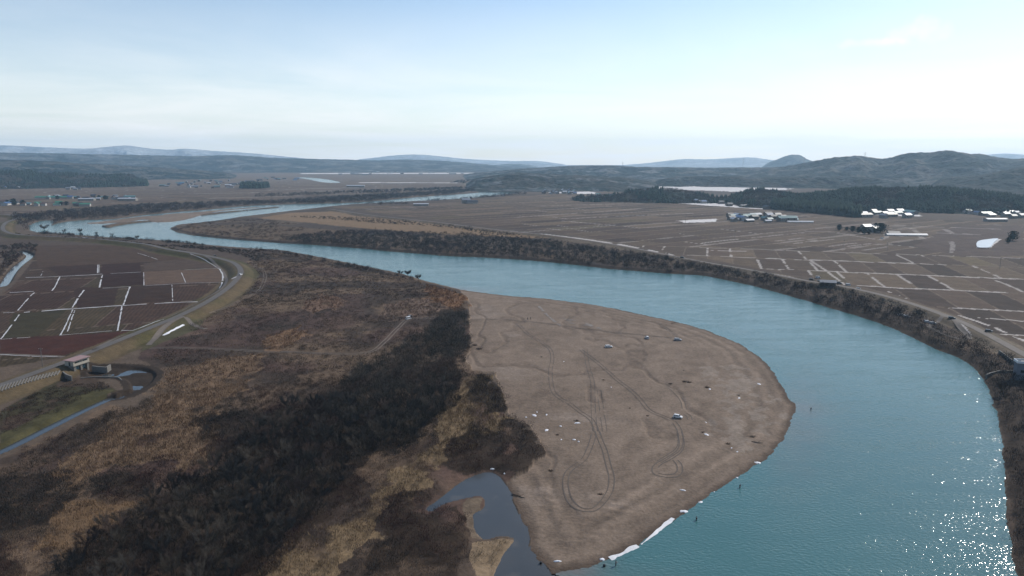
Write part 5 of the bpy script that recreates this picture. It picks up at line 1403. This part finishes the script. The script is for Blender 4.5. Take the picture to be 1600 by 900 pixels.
wall_between([(1561,548),(1572,556),(1584,565)], 3.4, .5, 'stair_wall', 'thin pale wall stepping down the slope to the grey gate tower', 'wall', z0=.5, zpix=3.0)
# shed roof beside the right dyke group
def poles(px, py, h, lab):
    x, y, z = ground_at(px, py); e = empty('utility_pole', (x, y, z)); tag(e, lab, 'utility pole', 'utility poles')
    bm = bmesh.new(); tube(bm, [Vector((0, 0, -.5)), Vector((0, 0, h*.5)), Vector((0, 0, h))], [.17, .14, .10], 8); fin(bm, 'pole', conc, e)
    bm = bmesh.new(); boxm(bm, -.9, .9, -.06, .06, h-.6, h-.46); boxm(bm, -.7, .7, -.06, .06, h-1.3, h-1.18); fin(bm, 'crossarm', trim_m, e)
    bm = bmesh.new()
    for q in (-.8, 0, .8): boxm(bm, q-.05, q+.05, -.05, .05, h-.458, h-.28)
    fin(bm, 'insulator', wh, e)
for a in [(67,575,10,'concrete utility pole on the field edge left of the sluice gate'), (1318,388,10,'utility pole in the middle of the right fields'), (1386,392,10,'utility pole right of the middle of the right fields'), (1562,420,10,'utility pole at the far right fields'), (1148,372,10,'utility pole in the far fields above the snow strip'), (1071,348,10,'utility pole beside the wide snow patch in the far fields')]: poles(*a)

# pylons on the ridges
def pylon(px, dist, top_py, h, lab):
    azi, el = dir_az_el(px, top_py); zt = CAM_H+dist*math.tan(el); x, y = dist*math.sin(azi), dist*math.cos(azi)
    e = empty('pylon', (x, y, zt-h), -azi); tag(e, lab, 'pylon', 'transmission towers on the ridges')
    bm = bmesh.new(); w = h*.11
    for sx in (-1, 1):
        for sy in (-1, 1): tube(bm, [Vector((sx*w, sy*w, -8)), Vector((sx*w*.45, sy*w*.45, h*.55)), Vector((sx*w*.12, sy*w*.12, h))], [.55, .45, .3], 4)
    for k in range(6):
        z0, z1 = h*k/6, h*(k+1)/6; f0 = 1-.88*(k/6)**.8; f1 = 1-.88*((k+1)/6)**.8
        tube(bm, [Vector((-w*f0, -w*f0, z0)), Vector((w*f1, -w*f1, z1))], [.28, .28], 4); tube(bm, [Vector((w*f0, w*f0, z0)), Vector((-w*f1, w*f1, z1))], [.28, .28], 4)
    fin(bm, 'lattice', plain('galvanised_steel', (.25, .27, .30), .6, noise=0), e)
    bm = bmesh.new()
    for z_, L in ((.72, .22), (.82, .18), (.92, .15)): tube(bm, [Vector((-h*L, 0, h*z_)), Vector((0, 0, h*z_+.8)), Vector((h*L, 0, h*z_))], [.25, .5, .25], 4)
    fin(bm, 'crossarms', bpy.data.materials['galvanised_steel'], e)
for a in [(1352,4250,238,46,'steel pylon on the notch left of the main right ridge'), (1257,4350,245,46,'steel pylon in front of the dome shaped peak'), (1491,4250,236.5,30,'slim mast on the right ridge crest, left one of two'), (1496,4250,237,28,'slim mast on the right ridge crest, right one of two'),
          (973,5200,253,46,'steel pylon on the low ridge right of the river gap'), (1162,5200,246.5,60,'tall steel pylon on the ridge left of the dome peak')]: pylon(*a)

# ------------------------------------------------------------------ villages: every house a thing with walls and roof
roofs = dict(blue=(.05, .10, .20), dark=(.03, .035, .045), snowy=(.38, .39, .41), brown=(.10, .06, .045), teal=(.08, .17, .17), grey=(.18, .19, .21), green=(.05, .17, .11))
roof_m = {k: plain('roof_'+k, c, .5, noise=.12, scale=.4) for k, c in roofs.items()}
wall_ms = [plain('house_wall', c, .85, noise=.1, scale=.3) for c in ((.30, .28, .25), (.22, .20, .17), (.42, .41, .39), (.13, .11, .09))]
def house_meshes(w, d, h, rh, wm, rm):
    bm = bmesh.new(); x, y = w/2, d/2
    v = [bm.verts.new(p) for p in ((-x,-y,-1),(x,-y,-1),(x,y,-1),(-x,y,-1),(-x,-y,h),(x,-y,h),(x,y,h),(-x,y,h),(-x,0,h+rh*.95),(x,0,h+rh*.95))]
    for f in ((0,1,5,4),(2,3,7,6),(1,2,6,9,5),(3,0,4,8,7),(0,3,2,1)): bm.faces.new([v[i] for i in f])
    m1 = bpy.data.meshes.new('wall'); bm.to_mesh(m1); bm.free(); m1.materials.append(wm)
    bm = bmesh.new(); ov = .7; t = .3
    sec = lambda X: [(X, -y-ov, h-.35), (X, 0, h+rh), (X, y+ov, h-.35), (X, y+ov, h-.35+t), (X, 0, h+rh+t), (X, -y-ov, h-.35+t)]
    loft(bm, [sec(-x-ov), sec(x+ov)])
    m2 = bpy.data.meshes.new('roof'); bm.to_mesh(m2); bm.free(); m2.materials.append(rm)
    m3 = []
    for k in range(3):
        bm = bmesh.new(); xx = -x+w*(k+.5)/3; boxm(bm, xx-.8, xx+.8, -y-.06, -y+.02, h*.45, h*.8)
        m3.append(bpy.data.meshes.new('window')); bm.to_mesh(m3[-1]); bm.free(); m3[-1].materials.append(glass_m)
    return m1, m2, m3
PROTO = {}
def house(x, y, z, rz, kind, rc, where, group, s=1.0):
    key = (kind, rc)
    if key not in PROTO:
        dims = {'home': (11, 8, 4.8, 2.4), 'low': (14, 7, 3.0, 1.6), 'barn': (22, 10, 4.5, 2.2), 'hall': (46, 16, 6, 1.6), 'tunnel': (50, 7, 1.6, 1.5)}[kind]
        PROTO[key] = house_meshes(*dims, random.choice(wall_ms) if kind != 'tunnel' else wall_ms[2], roof_m[rc])
    e = empty({'home': 'house', 'low': 'shed', 'barn': 'barn', 'hall': 'warehouse', 'tunnel': 'greenhouse'}[kind], (x, y, z), rz, s)
    m = PROTO[key]; link_mesh('wall', m[0], None, e); link_mesh('roof', m[1], None, e)
    if math.hypot(x, y) < 1500:
        for wm_ in m[2]: link_mesh('window', wm_, None, e)
    noun = {'home': 'house', 'low': 'low shed', 'barn': 'long barn', 'hall': 'large warehouse', 'tunnel': 'long greenhouse'}[kind]
    adj = {'blue': 'blue roofed', 'dark': 'dark roofed', 'snowy': 'white roofed', 'brown': 'brown roofed', 'teal': 'teal roofed', 'grey': 'grey roofed', 'green': 'green roofed'}[rc]
    return tag(e, f'{adj} {noun} {where}', noun.split()[-1], f'{adj} {noun}s {where}')
def village(pix, n, where, pal, kinds=('home', 'home', 'home', 'low', 'barn'), mind=13, ang=.3):
    P = wpts(pix, 2); x0, y0 = P.min(0); x1, y1 = P.max(0); got = []; tries = 0
    az = np.arctan2(P[:, 0], P[:, 1]); r = np.hypot(P[:, 0], P[:, 1])
    while len(got) < n and tries < 6000:
        tries += 1
        a_ = random.uniform(az.min(), az.max()); r_ = math.sqrt(random.uniform(r.min()**2, r.max()**2)); x, y = r_*math.sin(a_), r_*math.cos(a_)
        if not inpoly(np.array([x]), np.array([y]), P)[0]: continue
        if any((x-g[0])**2+(y-g[1])**2 < mind**2 for g in got): continue
        got.append((x, y))
        house(x, y, gz(x, y), ang+random.choice((0, 0, math.pi/2))+random.uniform(-.12, .12), random.choice(kinds), random.choice(pal), where, None, random.uniform(.85, 1.2))
P1 = ('blue', 'dark', 'dark', 'snowy', 'brown', 'grey', 'teal'); P2 = ('snowy', 'dark', 'blue', 'dark', 'teal', 'grey')
village([(0,321),(0,317),(50,317),(55,321.5)], 9, 'in the dark farm group at the far left edge', P1)
village([(56,322),(56,320),(86,319),(134,320),(134,322.5),(90,322.5)], 9, 'in the low farm row above the far left river bend', ('dark','brown','dark','green'))
village([(68,311),(68,309),(130,307),(206,308),(206,312),(130,313),(90,313)], 22, 'in the village row between left fields and river bend', P1)
village([(0,294.5),(0,293),(30,293),(30,295)], 5, 'below the dark wood at the far left', P2, mind=18)
village([(104,296.5),(104,295),(126,295),(126,297)], 5, 'before the wood edge on the left plain', P2, mind=18)
village([(250,292),(262,287),(330,282),(400,284),(400,292),(330,294.5)], 50, 'in the spread out village on the left plain', P1, mind=22)
village([(400,283),(410,278),(470,276),(475,282)], 14, 'in the small village at the foot of the far centre hills', P2, mind=30)
village([(520,271),(560,269),(760,270),(760,273),(520,274)], 20, 'in the hazy town at the far centre', ('snowy','snowy','grey'), ('hall', 'barn', 'hall'), mind=80)
village([(848,303),(852,299),(896,298),(900,304)], 15, 'in the hamlet at the hill foot right of the river gap', P2, mind=18)
village([(905,306),(905,303),(1000,308),(1100,315),(1200,325),(1200,328),(1100,319),(1000,312)], 22, 'along the road at the foot of the wooded knolls', P2, mind=20)
village([(1130,345),(1135,338.5),(1190,336.5),(1238,341.5),(1240,347),(1180,347)], 26, 'in the compact village amid the right fields', ('dark','blue','teal','snowy','dark','snowy'), mind=14)
village([(1342,340),(1345,332),(1390,331),(1436,335),(1440,340),(1400,341)], 16, 'in the village left of the wood gap on the right', P2, mind=16)
village([(1468,329),(1470,322),(1500,319),(1545,322),(1600,331),(1640,336),(1640,344),(1560,341),(1500,334)], 50, 'in the hillside village at the right edge', P2, mind=15)
village([(1350,362),(1352,358),(1374,358),(1374,362)], 3, 'at the farmstead among dark trees in the right fields', ('snowy','snowy'), ('home','low'), mind=11)
def one(px, py, kind, rc, where, rz=.0, s=1.0):
    x, y, z = ground_at(px, py); house(x, y, z, rz, kind, rc, where, None, s)
one(1416,368.5,'tunnel','snowy','lying right of the farmstead in the right fields',-.1,1.0); one(1396,367,'low','dark','at the left end of the long greenhouse',-.1)
one(1229,345.5,'barn','teal','at the right end of the compact village amid the fields',0,1.3); one(1250,347.5,'tunnel','snowy','beside the compact village amid the fields',-.05,.8)
one(136,313.5,'hall','snowy','standing out in the left village row',.1,.8); one(200,313.5,'hall','snowy','at the right end of the left village row',.1,.9)
one(82,309.5,'tunnel','green','at the left end of the left village row',.1,1.6); one(728,317.5,'home','grey','beside the river far down the plain',.3,1.6); one(738,318,'low','dark','right of the grey riverside house',.3,1.6)
one(658,321.5,'hall','snowy','alone on the far field before the river',.1,.7); one(552,292.5,'hall','snowy','on the far bank plain, left one of two',.1,1.0); one(560,292.5,'hall','snowy','on the far bank plain, right one of two',.1,1.0)
one(1293,446,'low','grey','in the brush just below the cars on the right dyke',-.3,.8)
one(1555,346,'hall','snowy','in front of the hillside village at the right',0,.7)
